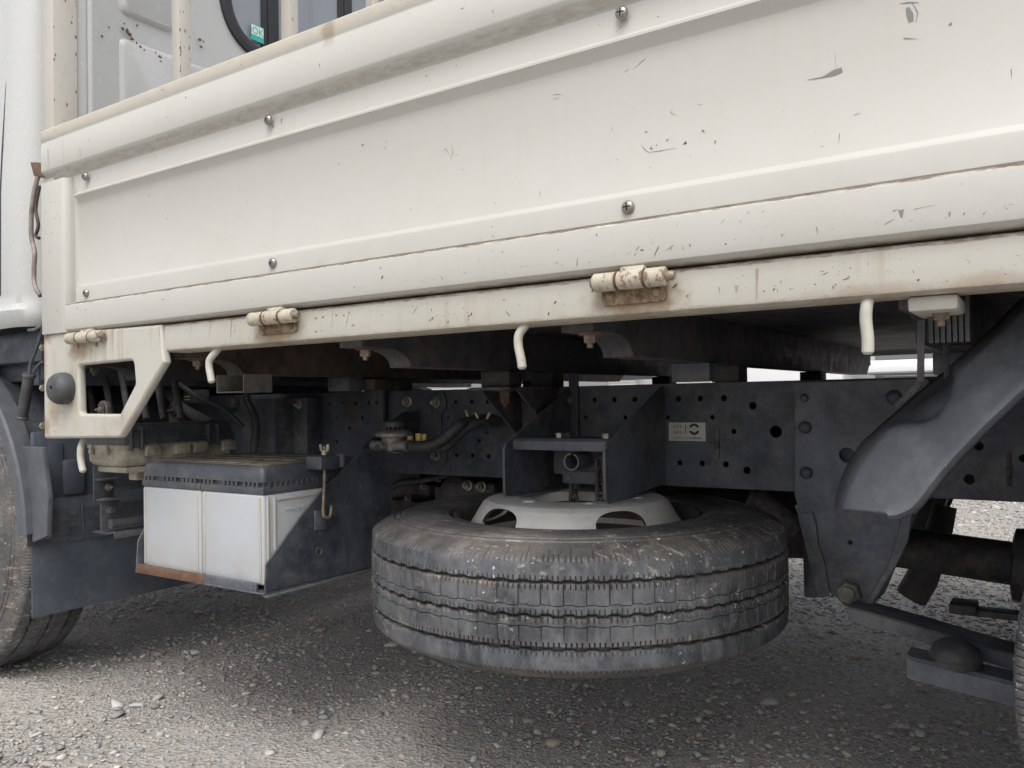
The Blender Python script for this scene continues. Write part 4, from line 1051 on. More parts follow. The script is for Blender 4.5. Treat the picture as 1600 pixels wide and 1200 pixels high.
hose([P(600, 770, y=1.5), P(625, 755, y=1.53), P(660, 750, y=1.56), P(700, 742, y=1.58)], .008)
# frame cross members, propeller shaft, exhaust
obj('air_tank', MB().lathe([(.02, 0), (.08, .01), (.115, .04), (.12, .06), (.12, .64), (.115, .66), (.08, .69), (.02, .70)], (-1.08, 1.80, -.150), (1, 0, 0), 32), M_DARK, TR)
for x in (-1.95, -1.0, -.30, .75): obj('frame_crossmember', MB().box(x, x+.07, YR+.062, 2.068, -.14, -.01, .004), M_RAIL, TR)
m = MB().tube([(-1.30, 1.79, -.235), (.10, 1.79, -.335)], .040, 28).tube([(.02, 1.79, -.329), (.10, 1.79, -.335), (.16, 1.79, -.338)], [.045, .055, .055], 24)
obj('propeller_shaft', m, M_DARK, TR)
m = MB().tube([(.313, 1.30, -.29), (.313, 2.28, -.29)], .055, 24).lathe([(.06, -.12), (.15, -.06), (.17, 0), (.15, .07), (.05, .12)], (.313, 1.79, -.29), (0, 1, 0), 30).tube([(.16, 1.79, -.335), (.313, 1.79, -.29)], [.06, .10], 20)
obj('rear_axle', m, M_DARK, TR)
obj('shaft_flange', MB().lathe([(.05, 0), (.066, .004), (.068, .02), (.068, .06), (.06, .07), (.055, .10)], (-.085, 1.79, -.322), (1, 0, -.07), 28), M_DARK, TR)
obj('handbrake_link', MB().box(P(1482, 915, y=1.66).x, .12, 1.66, 1.70, -.398, -.386, .003).box(P(1482, 915, y=1.66).x, P(1525, 915, y=1.66).x, 1.65, 1.71, -.396, -.378, .004), M_DARK, TR)
obj('shock_absorber', MB().tube([P(1476, 790, y=1.98), P(1462, 850, y=1.97), P(1440, 905, y=1.96), P(1424, 932, y=1.96)], [.024, .028, .032, .032], 20), M_DARK, TR)
obj('hanger_web', MB().box(P(1256, 900, y=1.52).x, P(1276, 900, y=1.52).x, 1.515, 1.53, P(1260, 933, y=1.52).z, P(1260, 860, y=1.52).z, .004), M_FRAME, TR)
m = MB().tube(smooth_path([(-1.1, 1.62, -.24), (-.85, 1.62, -.27), (-.70, 1.66, -.27)], 5), .024, 16).tube([(-.70, 1.66, -.27), (-.69, 1.66, -.27), (-.30, 1.70, -.25), (-.29, 1.70, -.25)], [.02, .07, .07, .02], 24)
obj('exhaust_silencer', m, M_DARK, TR)
m = MB().tube(smooth_path([P(1165, 776, y=1.55), P(1190, 790, y=1.56), P(1215, 812, y=1.55), P(1240, 830, y=1.56)], 6), .03, 14)
obj('exhaust_pipe', m, M_DARK, TR)

# --- rear spring hanger, leaf spring --------------------------------
def hanger(yf, sgn, lod=0):
    ol = [(1241, 597), (1452, 590), (1455, 700), (1432, 790), (1420, 835), (1410, 865), (1392, 900), (1366, 944), (1318, 941), (1297, 928), (1288, 900), (1272, 855), (1250, 808), (1241, 772)]
    q = [P(u, v, y=YR-.02) for u, v in ol]; pts = [(a.x, a.z) for a in q]
    c = P(1323, 711, y=YR-.02); c2 = P(1328, 848, y=YR-.02)
    m = plate(rounded(pts, .006), [circle((c.x, c.z), .0118, 20), circle((c2.x, c2.z), .0035, 12)], 'y', yf+sgn*.004, .008, .002)
    # return flanges down both flanks
    def rib(u0, v0, u1, v1):
        a = P(u0, v0, y=YR-.02); b = P(u1, v1, y=YR-.02); t = Vector((b.x-a.x, 0, b.z-a.z)).normalized(); n = Vector((-t.z, 0, t.x))*.003
        vs = []
        for y in (yf+sgn*.006, yf+sgn*.085):
            vs += [(a.x-n.x, y, a.z-n.z), (a.x+n.x, y, a.z+n.z), (b.x+n.x, y, b.z+n.z), (b.x-n.x, y, b.z-n.z)]
        m.loft([vs[:4], vs[4:]])
    rib(1243, 790, 1296, 925); rib(1424, 800, 1366, 940)
    return m, c
m, c = hanger(YR-.020, 1); hg = obj('spring_hanger', m, M_CARR, TR)
q = [P(u, v, y=YR-.024) for u, v in ((1247, 804), (1270, 800), (1276, 822), (1279, 850), (1289, 880), (1297, 931), (1279, 934))]
obj('hanger_flange', plate(rounded([(a.x, a.z) for a in q], .003), [], 'y', YR-.026, .005, .0012), M_CARR, hg)
q = [P(u, v, y=YR-.03) for u, v in ((1410, 802), (1426, 800), (1419, 845), (1402, 880), (1362, 945), (1350, 944), (1386, 885), (1398, 850))]
obj('hanger_lip', plate(rounded([(a.x, a.z) for a in q], .003), [], 'y', YR-.0245, .007, .002), M_CARR, hg)
for u, v, r in ((1257, 622, 6.5), (1258, 668, 10), (1260, 739, 10), (1397, 621, 12)):
    q = P(u, v, y=YR-.02); R = px(u, v, YR-.02, r)
    obj('rivet', MB().lathe([(R, 0), (R*.95, .0025), (R*.7, .006), (R*.3, .0075)], (q.x, YR-.0205, q.z), (0, -1, 0), 22), M_RAIL, hg)
q = P(1328, 925, y=YR-.02)
m = MB().lathe([(.0195, 0), (.0195, .012), (.017, .014)], (q.x, YR-.0205, q.z), (0, -1, 0), 6, .25)
m.lathe([(.0115, .014), (.0115, .020), (.009, .021)], (q.x, YR-.0205, q.z), (0, -1, 0), 20)
obj('pivot_bolt', m, metal_mat('grimy_nut', (.17, .155, .13), .5, .6, (.10, .09, .075), .1, 3, .4, speck=0, metal=.4), hg)
m = MB().lathe([(.027, -.075), (.027, -.005)], (q.x, YR-.010, q.z-.002), (0, -1, 0), 22)
obj('spring_eye', m, M_DARK, hg)
m2, c = hanger(2.15, -1); obj('spring_hanger', m2, M_FRAME, TR)
def leaf(y0, y1):
    m = MB(); a = P(1330, 950, y=YR-.02); pts = [(-.29, -.337), (-.20, -.352), (-.06, -.378), (.10, -.392), (.31, -.397), (.6, -.37), (.92, -.30)]
    sp = smooth_path([(x, 0, z) for x, z in pts], 6)
    secs = [[(p_.x, y0, p_.z-.022), (p_.x, y1, p_.z-.022), (p_.x, y1, p_.z-.003), (p_.x, y1-.003, p_.z), (p_.x, y0+.003, p_.z), (p_.x, y0, p_.z-.003)] for p_ in sp]
    m.loft(secs)
    secs = [[(p_.x, y0, p_.z-.036), (p_.x, y1, p_.z-.036), (p_.x, y1, p_.z-.024), (p_.x, y0, p_.z-.024)] for p_ in sp if .0 < p_.x < .62]
    m.loft(secs)
    return obj('leaf_spring', m, M_CARR, TR)
leaf(1.375, 1.445); leaf(2.135, 2.205)
a = P(1418, 1028, y=1.30); b = P(1595, 1075, y=1.30)
def stop(y0):
    xs_ = (a.x, a.x+.26); m = MB().loft([[(x, y0+e, z0), (x, y0+.06-e, z0), (x, y0+.06-e, z0+.026), (x, y0+.055-e, z0+.031), (x, y0+.005+e, z0+.031), (x, y0+e, z0+.026)] for x, z0, e in ((xs_[0]-.002, a.z-.028, .004), (xs_[0]+.004, a.z-.030, 0), (xs_[1], a.z-.058, 0))])
    o = obj('bump_stop_arm', m, M_CARR, TR)
    c_ = P(1495, 1022, y=y0+.03)
    cc = (P(1493, 1040, y=1.33).x, y0+.03, a.z-.008)
    obj('rubber_stop', MB().lathe([(.034, 0), (.035, .008), (.0335, .010), (.034, .012), (.0325, .018), (.027, .0275), (.018, .034), (.008, .0365)], cc, (0, 0, 1), 32), M_RUB, o)
stop(1.30); stop(2.2)

# --- rear mudguard ---------------------------------------------------
PK = [(Vector((a, b))) for a, b in ((1362, 682), (1378, 669), (1400, 663), (1438, 661), (1462, 648), (1480, 618), (1487, 588), (1492, 562), (1506, 545))]
def pocket(u, v):
    q = Vector((u, v)); best = 1e9; sg = 1
    for a, b in zip(PK, PK[1:]):
        t = max(0, min(1, (q-a).dot(b-a)/(b-a).length_squared)); c = a+(b-a)*t; d = (q-c).length
        if d < best: best = d; cr = (b-a).x*(q-a).y-(b-a).y*(q-a).x; sg = 1 if cr < 0 else -1
    if u < 1340 or u > 1520: return -60
    return best*sg
def guard():
    U = [(1309, 795), (1312, 775), (1322, 742), (1345, 702), (1372, 671), (1400, 645), (1440, 610), (1480, 578), (1520, 548), (1560, 510), (1600, 470), (1660, 425), (1740, 385), (1830, 365)]
    L = [(1391, 806), (1408, 804), (1430, 794), (1447, 775), (1462, 755), (1480, 733), (1510, 700), (1540, 669), (1570, 640), (1600, 612), (1634, 585), (1690, 545), (1770, 505), (1850, 480)]
    def res(pl, n):
        sp = smooth_path([(a, b, 0) for a, b in pl], 10); d = [0]
        for i in range(1, len(sp)): d.append(d[-1]+(sp[i]-sp[i-1]).length)
        out_ = []
        for k in range(n):
            t = d[-1]*k/(n-1); i = max(j for j in range(len(d)) if d[j] <= t+1e-9); i = min(i, len(sp)-2)
            f = (t-d[i])/max(1e-9, d[i+1]-d[i]); out_.append(sp[i].lerp(sp[i+1], f))
        return out_
    nt_, ns = 190, 60; A = res(U, nt_); B = res(L, nt_); rows = []
    for i in range(nt_):
        row = []
        for j in range(ns):
            s_ = j/(ns-1); p_ = A[i].lerp(B[i], s_)
            tq = min(1, s_/.17); y = 1.115-.205*(.66*(1-(1-tq)**2.2)+.34*s_)+(.02*max(0, (s_-.95)/.05)**1.5)
            # moulded pocket beside the upper edge
            d_ = pocket(p_.x, p_.y)
            k = 1/(1+math.exp(max(-30, min(30, -d_/3.6))))*min(1, (s_*5)**.7+.15)
            q_ = P(p_.x, p_.y, y=y); row.append(q_+Vector((.012, .042, -.008))*k)
        rows.append(row)
    m = MB(); vs = [q for r in rows for q in r]
    m.add(vs, [(i*ns+j, i*ns+j+1, (i+1)*ns+j+1, (i+1)*ns+j) for i in range(nt_-1) for j in range(ns-1)])
    return m
o = obj('rear_mudguard', guard(), M_PLAST, TR, smooth=80)
md = o.modifiers.new('thickness', 'SOLIDIFY'); md.thickness = .004; md.offset = 1
m = MB()
a = P(1440, 487, y=.985); b = P(1438, 596, y=1.02); c_ = P(1431, 607, y=1.03); d_ = P(1403, 634, y=1.05)
secs = [[(p_.x-.0035, p_.y-.001, p_.z), (p_.x+.0035, p_.y-.001, p_.z), (p_.x+.0035, p_.y+.003, p_.z), (p_.x-.0035, p_.y+.003, p_.z)] for p_ in (a, b)]
m.loft(secs)
m.tube([b, c_, d_], .004, 6)
obj('guard_stay', m, M_CARR, TR)
a = P(1478, 540, y=1.08); b = P(1478, 578, y=1.08); obj('guard_stay', MB().box(a.x-.003, a.x+.003, 1.08, 1.085, b.z-.01, a.z+.03, .0008), M_FRAME, TR)

# --- front mud flap, inner guard ------------------------------------
XF = -1.885
a = P(50.6, 966, x=XF)
fl = obj('mud_flap', MB().box(XF-.004, XF, a.y, 1.56, -.462, -.205, .001), M_FLAP, TR, label='broad black flap behind the front wheel')
b0 = P(58, 826, x=XF); b1 = P(150, 815, x=XF); m = MB().box(XF+.0005, XF+.005, b0.y+.002, b1.y+.02, P(60, 845, x=XF).z, P(60, 828, x=XF).z+.004, .001)
fs_ = obj('flap_strip', m, M_FRAME, fl); q = P(75, 836, x=XF+.005); obj('bolt', MB().bolt((XF+.005, q.y, q.z), (1, 0, 0), .009, .005, False, False), M_BOLTR, fl)
m = MB().box(XF-.02, XF-.006, a.y+.006, 1.50, -.21, -.055, .004)
m.box(XF-.006, XF-.001, P(76, 760, x=XF).y, P(100, 760, x=XF).y, -.19, -.08, .004).box(XF-.006, XF+.006, P(98, 760, x=XF).y, P(132, 760, x=XF).y, -.20, -.12, .01)
ig = obj('inner_guard', m, M_FLAP, TR, label='dark splash panel above the flap')
# pale folded edge in front of the flap
pts = [P(u, v, y=.905) for u, v in ((24, 697), (64, 699), (74, 778), (72, 838), (50, 848), (42, 790), (32, 742))]
obj('guard_edge', plate(rounded([(q.x, q.z) for q in pts], .003), [], 'y', .912, .012, .002), M_PLAST, ig)
# wheel arch shell over the front tyre
m = MB(); secs = []
cxw, czw = -2.292, -.290
for k in range(25):
    t = radians(-2+184*k/24); R = .400
    secs.append([(cxw+r_*cos(t), y, czw+r_*sin(t)) for r_, y in ((R, .905), (R+.012, .90), (R+.012, 1.36), (R, 1.36))])
m.loft(secs); ar = obj('front_wheel_arch', m, M_PLASTD, TR)
m = MB(); secs = []
for k in range(27):
    t = radians(2+184*k/26)
    secs.append([(cxw+r_*cos(t), y, czw+r_*sin(t)) for r_, y in ((.388, .893), (.392, .888), (.420, .888), (.425, .893), (.425, .93), (.388, .93))])
obj('arch_flange', m.loft(secs), M_PLAST, ar)
# flat side skin of the arch
ol = [(cxw+.415*cos(radians(t)), czw+.415*sin(radians(t))) for t in range(0, 181, 6)]+[(-2.72, .175), (-1.99, .175), (-1.95, .0)]
obj('arch_panel', plate(ol, [], 'y', 1.02, .006, .001), M_FLAP, ar)
# bracket, tube and bolts beside the flap
xq = -1.80
a = P(146, 742, x=xq); b = P(180, 780, x=xq)
m = MB().box(xq-.004, xq, a.y, P(178, 742, x=xq).y, b.z, a.z+.02, .001); m.box(xq, xq+.03, a.y, P(180, 750, x=xq).y, P(150, 749, x=xq).z-.002, P(150, 749, x=xq).z+.001, .0005)
sb = obj('step_bracket', m, M_FRAME, TR)
m = MB().box(xq, xq+.004, P(156, 790, x=xq).y, P(185, 790, x=xq).y, P(160, 828, x=xq).z, P(160, 778, x=xq).z, .001).box(xq-.004, xq+.03, P(150, 781, x=xq).y, P(188, 781, x=xq).y, P(160, 781, x=xq).z, P(160, 779, x=xq).z, .0004)
obj('step_leg', m, M_CARR, sb)
q = P(170, 761, x=xq); obj('bolt', MB().bolt((xq, q.y, q.z), (1, 0, 0), .007, .006, True, True), M_ZINC, sb)
q = P(173, 797, x=xq+.004); obj('bolt', MB().bolt((xq+.004, q.y, q.z), (1, 0, 0), .008, .007, True, False), M_CARR, sb)
q = P(172, 819, x=xq+.012); obj('cross_tube', MB().tube([(xq+.012, q.y, q.z), (xq+.012, q.y+.002, q.z), (xq+.012, 1.5, q.z)], .0105, 18), M_CARR, sb)
a = P(145, 832, x=xq); m = MB().box(xq-.04, xq+.02, P(160, 832, x=xq).y, 1.5, a.z-.006, a.z-.003, .0005).box(xq+.02, xq+.023, P(170, 832, x=xq).y, 1.5, a.z-.018, a.z-.003, .0005)
obj('step_shelf', m, M_CARR, sb)

# --- beige electrical box -------------------------------------------
x0, x1 = P(133, 692, y=.95).x, P(190, 695, y=.95).x; ye = P(365, 683, x=x1).y
m = MB(); secs = []
for z, ins in ((-.080, 0), (-.088, 0), (-.089, .002), (-.115, .003), (-.124, .009), (-.127, .018)):
    secs.append([(p_[0], p_[1], z) for p_ in rounded([(x0+ins, .95+ins), (x1-ins, .95+ins), (x1-ins, ye-ins), (x0+ins, ye-ins)], .012, 4)])
m.loft(secs); eb = obj('fuse_box', m, M_BEIGE, TR, smooth=45)
m = MB()
for xx in (x0+.026, x0+.085): m.box(xx, xx+.006, .945, .953, -.102, -.080, .001).box(xx-.003, xx+.009, .943, .951, -.100, -.091, .002)
for y0_ in (1.00, 1.07, 1.115, 1.19): m.box(x1-.004, x1+.008, y0_, y0_+.035, -.106, -.084, .002)
obj('box_catch', m, M_BEIGE, eb)
m = MB().box(x0+.02, x1-.01, .965, 1.12, -.140, -.127, .004).box(x1-.06, x1-.03, 1.0, 1.03, -.158, -.138, .003); obj('box_base', m, M_BEIGE, eb)
m = MB(); secs = []
for z, ins in ((-.081, -.003), (-.066, -.003), (-.0655, 0), (-.043, .004), (-.039, .010)):
    secs.append([(p_[0], p_[1], z) for p_ in rounded([(x0+ins, .95+ins), (x1-ins, .95+ins), (x1-ins, ye-ins), (x0+ins, ye-ins)], .010, 4)])
m.loft(secs)
for y0_ in (.965, 1.15): m.box(x1-.006, x1+.009, y0_, y0_+.006, -.092, -.045, .001).box(x1-.006, x1+.009, y0_+.024, y0_+.030, -.092, -.045, .001).box(x1-.006, x1+.006, y0_+.006, y0_+.024, -.088, -.055, .001)
obj('box_lid', m, M_PLASTD, eb, smooth=45)
for (u, v, y) in ((163, 640, 1.02), (275, 641, 1.12)):
    q = P(u, v, y=y); R = px(u, v, y, 14)
    pts = [(q.x-R, q.z-.034), (q.x+R, q.z-.034)]+[(q.x+R*cos(radians(t)), q.z+R*sin(radians(t))) for t in range(0, 181, 15)]
    lg = obj('mount_lug', plate(pts, [], 'y', y, .010, .001), M_BAG, TR)
    obj('grommet', MB().lathe([(R*.72, 0), (R*.7, .003), (R*.5, .004)], (q.x, y-.005, q.z), (0, -1, 0), 20), M_RUB, lg)
    obj('bolt', MB().bolt((q.x, y-.009, q.z), (0, -1, 0), .005, .004, True, True), M_ZINC, lg)
# dark front bracket on the rail and intake ducts
a = P(412, 618, y=1.40); b = P(457, 700, y=1.40); c_ = P(480, 700, y=1.40)
m = MB().prism([(a.x, 1.36), (a.x+.012, 1.345), (b.x, 1.345), (b.x+.006, 1.40), (c_.x, 1.40), (c_.x, YR-.001), (a.x, YR-.001)], 'z', -.16, .012, .002)
fb = obj('rail_bracket', m, M_CARR, TR); q = P(467, 632.5, y=1.40); obj('bolt', MB().bolt((q.x, 1.40, q.z), (0, -1, 0), .008, .007, True, True), M_ZINC, fb)
m = MB()
for k in range(6):
    u0 = 128+k*27; a = P(u0, 560, y=1.35); b = P(u0+22, 700, y=1.35)
    m.tube([P(u0+3, 556, y=1.12), P(u0+20, 655, y=1.09)], .0075, 10)
obj('intake_duct', m, M_DARK, TR)
hose([P(280, 600, y=1.2), P(310, 620, y=1.2), P(350, 640, y=1.22), P(380, 668, y=1.25)], .006)
hose([P(240, 600, y=1.3), P(262, 615, y=1.28), P(290, 640, y=1.25), P(330, 662, y=1.24)], .012)
hose([P(395, 585, y=1.3), P(385, 620, y=1.28), P(400, 660, y=1.3), P(395, 720, y=1.32)], .009)
a = P(295, 618, y=1.28); m = MB().box(a.x-.02, a.x+.03, 1.28, 1.32, a.z-.02, a.z+.014, .003); cn = obj('wiring_connector', m, M_DARK, TR)
m = MB()
for k in range(4):
    for j in range(2): m.box(a.x-.016+k*.006, a.x-.0125+k*.006, 1.2775, 1.2795, a.z-.004-j*.008, a.z-.001-j*.008, 0)
obj('contact_pins', m, M_YEL, cn)
a = P(350, 641, y=1.24); obj('wiring_plug', MB().box(a.x-.012, a.x+.012, 1.24, 1.27, a.z-.006, a.z+.006, .003), M_CONN, TR)
a = P(362, 628, y=1.24); obj('wiring_plug', MB().box(a.x-.006, a.x+.006, 1.24, 1.26, a.z-.012, a.z+.008, .002), M_BAG, TR)
obj('cab_crossmember', MB().box(-2.0, -1.93, .95, 2.6, .05, .13, .005), M_FRAME, TR)
obj('engine_block', MB().box(-2.75, -1.98, 1.52, 2.06, -.30, .15, .03), M_DARK, TR)

# --- cab -------------------------------------------------------------
cab = MB(); Zb, Zt = .175, 1.75; secs = []
for (z, ins) in ((Zb, .018), (Zb+.012, .006), (Zb+.035, .0), (Zb+.05, .008), (Zb+.07, .004), (.55, .004), (.95, .012), (1.35, .035), (1.75, .075)):
    pl = rounded([(-1.815-ins*.3, .862+ins), (-1.815-ins*.3, 2.718-ins), (-3.35, 2.718-ins), (-3.35, .862+ins)], [.075, .075, .1, .1], 8)
    secs.append([(p_[0], p_[1], z) for p_ in pl])
n = len(secs[0])
vs = [q for s_ in secs for q in s_]; fs = [(k*n+i, k*n+(i+1) % n, (k+1)*n+(i+1) % n, (k+1)*n+i) for k in range(len(secs)-1) for i in range(n)]
# leave the rear wall open: it is built below with its window opening
def is_back(f): return all(vs[i][0] > -1.845 for i in f) and max(vs[i][1] for i in f)-min(vs[i][1] for i in f) > .5
fs = [f for f in fs if not is_back(f)]
def is_wind(f): return all(vs[i][0] < -3.2 for i in f) and min(vs[i][2] for i in f) > .6
fs = [f for f in fs if not is_wind(f)]
cab.add(vs, fs); cab.add([(-3.3, .9, 1.75), (-1.85, .9, 1.75), (-1.85, 2.68, 1.75), (-3.3, 2.68, 1.75)], [(0, 1, 2, 3)])
cb_ = obj('cab', cab, M_CAB, TR, smooth=40, label='white cab')
wl = [(u, v) for u, v in ()]
w0 = P(352, -40, x=-1.825).y; wz = P(470, 96, x=-1.825).z
wz = min(P(400, 85, x=-1.825).z, P(430, 72, x=-1.825).z)-.012; wy0 = P(343, 5, x=-1.825).y; wy1 = P(655, 20, x=-1.825).y
wr = rounded([(wy0, wz), (wy1, wz), (wy1, 1.50), (wy0, 1.50)], [.16, .1, .1, .1], 12)
bw = plate(rounded([(.935, Zb+.02), (2.645, Zb+.02), (2.645, 1.745), (.935, 1.745)], .0), [wr], 'x', -1.822, .012, .001)
bk = obj('cab_back_wall', bw, M_CAB, cb_)
# pressed ribs on the back wall
m = MB()
def press(y0, y1, z0, z1, d=.008, r=.02):
    secs = []
    for h, ins in ((0, 0), (d*.6, .004), (d, .010)):
        secs.append([(-1.8157+h, p_[0], p_[1]) for p_ in rounded([(y0+ins, z0+ins), (y1-ins, z0+ins), (y1-ins, z1-ins), (y0+ins, z1-ins)], r, 4)])
    m.loft(secs)
ya = P(188, 60, x=-1.81).y; yc = P(262, 60, x=-1.81).y; za = P(190, 20, x=-1.81).z
press(ya, yc+.16, za-.42, za-.055); press(ya+.05, yc-.02, za-.60, za-.44, .006); press(yc+.12, yc+.19, za-.40, za-.10)
press(ya, yc+.02, za, za+.3, .010)
obj('pressed_rib', m, M_CAB, bk, smooth=30)
def ring(pts, x0_, x1_, wd):
    c = Vector((sum(p_[0] for p_ in pts)/len(pts), sum(p_[1] for p_ in pts)/len(pts))); n_ = len(pts); secs = []
    for i in range(n_):
        p_ = Vector(pts[i]).to_2d(); t = (Vector(pts[(i+1) % n_]).to_2d()-Vector(pts[i-1]).to_2d()).normalized(); nn = Vector((-t.y, t.x))
        if nn.dot(c-p_) < 0: nn = -nn
        a_ = p_-nn*wd*.35; b_ = p_+nn*wd*.65
        secs.append([(x0_, a_.x, a_.y), (x1_-.003, a_.x, a_.y), (x1_, (a_+(b_-a_)*.3).x, (a_+(b_-a_)*.3).y), (x1_, (a_+(b_-a_)*.7).x, (a_+(b_-a_)*.7).y), (x1_-.004, b_.x, b_.y), (x0_, b_.x, b_.y)])
    secs.append(secs[0]); return MB().loft(secs, True, False)
for k, wp in enumerate((wr,)):
    se = obj('rear_window', ring(wp, -1.826, -1.804, .034), M_SEAL, cb_, smooth=60)
    c = plate([(p_[0], p_[1]) for p_ in wp], [], 'x', -1.820, .003, 0.0002); obj('glass', c, M_GLASS, se)
    if k == 0:
        q0 = P(389, 40, x=-1.818); q1 = P(412, 65, x=-1.818)
        s1 = obj('sticker', MB().box(-1.8092, -1.8086, q0.y, q0.y+.042, q1.z-.012, q1.z+.032, 0), M_TEAL, se, label='teal and white OK sticker')
        s2 = MB().box(-1.8085, -1.8083, q0.y+.001, q0.y+.041, q1.z+.003, q1.z+.029, 0); obj('sticker_field', s2, M_WHITE, se)
        k_ = text_mb('OK', .028, lambda x, y, z: (-1.8079+z, q0.y+.002+x*.95, q1.z+.006+y), .0002); obj('sticker_letters', k_, M_TEAL, se, smooth=0)
        # dark upright behind the glass
        for (ua, ub, um) in ((399, 408, 425), (519, 528, 540)):
            ya_ = P(ua, 30, x=-1.84).y; yb_ = P(ub, 30, x=-1.84).y; yc_ = P(um, 30, x=-1.84).y
            obj('window_divider', MB().box(-1.818, -1.813, ya_, yb_, wz+.01, 1.49, .001).box(-1.818, -1.810, yb_+.0005, yc_, wz+.01, 1.49, .003), M_SEAL, cb_)
m = MB().box(-2.25, -2.05, .98, 2.6, .55, .98, .06).box(-2.2, -2.1, 1.25, 1.5, .98, 1.2, .03).box(-2.2, -2.1, 2.1, 2.35, .98, 1.2, .03); obj('seat', m, M_SEAT, cb_)
obj('windscreen', MB().box(-3.262, -3.256, 1.0, 2.58, .62, 1.62, .001), M_GLASS, cb_)
# door gap at the cab corner
m = MB().tube([P(20, -10, y=.878), P(12, 110, y=.872), P(4, 235, y=.866), P(1, 300, y=.866), P(1, 462, y=.866)], .0022, 6)
obj('door_gap', m, M_SEAL, cb_)
q = P(45, 39, y=.90); obj('rust_spot', MB().lathe([(.003, 0), (.0028, .0005)], (-1.875, .8772, q.z), (.2, -1, 0), 8), M_CHIPB, cb_)
# cab gate latch at the front end of the bed
lp_ = [P(u, v, y=.846) for u, v in ((60, 276), (54, 300), (50, 335), (50, 370), (55, 395), (54, 420), (55, 445), (64, 462))]
la = obj('gate_latch', MB().tube(smooth_path([(q.x-.002, q.y, q.z) for i, q in enumerate(lp_)], 5), .0045, 10), metal_mat('worn_latch_steel', (.30, .25, .24), .4, .5, (.2, .16, .13), .1, 3, .3, speck=0, metal=.5), TR)
q = P(58, 340, y=.85); obj('latch_spring', MB().tube(smooth_path([P(62, 290, y=.85), P(56, 325, y=.85), P(60, 352, y=.85), P(56, 368, y=.85), P(61, 372, y=.85)], 5), .0035, 8), M_RUST, la)
obj('latch_clip', MB().prism([(P(50, 254, y=.85).x, P(50, 254, y=.85).z), (P(61, 254, y=.85).x, P(61, 254, y=.85).z), (-1.694, P(62, 280, y=.85).z), (P(56, 276, y=.85).x, P(56, 276, y=.85).z)], 'y', .846, .86, .001), M_RUSTY, la)
# headboard posts at the front of the bed
HB = paint_mat('chipped_headboard_paint', (.50, .475, .43), 1.0, [], 1.0, .5)
for (ua, ub, uc, v, nm) in ((67, 83, 121, 100, 1), (268, 280, 298, 50, 2), (439, 452, 466, 20, 3), (571, 584, 592, 5, 4)):
    xx = -1.662; y0_ = P(ub, v, x=xx).y; y1_ = P(uc, v, x=xx).y; xa = min(xx-.02, P(ua, v, y=y0_).x)
    m = MB().box(xa, xx, y0_, y1_, .16, 1.7, .0012)
    o = obj('headboard_post', m, HB if nm != 2 else HB, TR)
    mm = chips([(0, 1, 0, 1, 0)], 0, 1)
    r_ = random.Random(nm); cm = MB()
    for k in range(60 if nm < 3 else 30):
        yy_ = r_.uniform(y0_+.002, y1_-.003) if r_.random() < .4 else r_.choice((y0_+.002, y1_-.003)); zz_ = r_.uniform(.5, 1.15); s_ = r_.uniform(.0008, .0035)*(1 if nm == 1 else .9)
        pt = [(xx+.0004, min(y1_-.0005, max(y0_+.0005, yy_+s_*.6*cos(t)*r_.uniform(.6, 1.2))), zz_+s_*1.5*sin(t)*r_.uniform(.6, 1.2)) for t in (0, 1.1, 2.2, 3.3, 4.4, 5.4)]
        cm.add(pt, [tuple(range(6))])
    obj('rust_chips', cm, M_CHIPB, o, smooth=0, kind='stuff')
y0_ = P(121, 100, x=-1.67).y; y1_ = P(143, 100, x=-1.67).y
obj('headboard_channel', MB().box(-1.70, -1.672, y0_+.001, P(136, 100, x=-1.672).y, .16, 1.7, .001).box(-1.70, -1.664, P(136, 100, x=-1.672).y+.0008, y1_, .16, 1.7, .001), M_CAB, TR)
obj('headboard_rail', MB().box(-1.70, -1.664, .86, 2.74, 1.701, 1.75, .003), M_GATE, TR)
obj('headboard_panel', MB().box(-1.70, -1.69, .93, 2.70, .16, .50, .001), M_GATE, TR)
m = MB()
r_ = random.Random(8)
for (u, v, s_) in ((190, 46, .006), (197, 50, .009), (201, 55, .007), (204, 62, .006), (211, 68, .004), (217, 74, .005), (223, 79, .004), (248, 90, .006), (249, 97, .003), (157, 58, .005), (168, 44, .003), (212, 41, .004), (312, 74, .005), (310, 63, .006), (316, 66, .004), (192, 38, .003), (241, 83, .003)):
    q = P(u, v, x=-1.8135 if u < 300 else -1.8135)
    m.add([(-1.8062 if False else -1.8075, q.y+s_*cos(t)*r_.uniform(.4, 1.1), q.z+s_*sin(t)*r_.uniform(.4, 1.0)) for t in (0, .8, 1.7, 2.5, 3.4, 4.2, 5.2)], [tuple(range(7))])
obj('rust_chips', m, M_CHIPB, bk, smooth=0, kind='stuff')

# handle with rubber grip hanging ahead of the bracket, dark hose below the cab
g0 = P(46, 584, y=.90); g1 = P(34, 655, y=.90)
hd = obj('lever_grip', MB().tube([g0, g0.lerp(g1, .03), g0.lerp(g1, .06), g0.lerp(g1, .08), g0.lerp(g1, .93), g0.lerp(g1, .95), g0.lerp(g1, .99), g1], [.0125, .0135, .0135, .011, .0112, .013, .013, .011], 22), M_RUB, TR)
obj('lever_rod', MB().tube(smooth_path([g0, P(48, 568, y=.90), P(57, 545, y=.90), P(65, 518, y=.90), P(69, 505, y=.90)], 4), .0035, 10), M_FRAME, hd)
obj('lever_rod', MB().tube(smooth_path([P(52, 583, y=.905), P(58, 573, y=.905), P(66, 565, y=.905)], 4), .003, 10), M_FRAME, hd)
obj('hook_pin', MB().tube([P(45, 516, y=.89), P(55, 515, y=.89), P(66, 508, y=.89)], .0034, 10), M_CARR, TR)
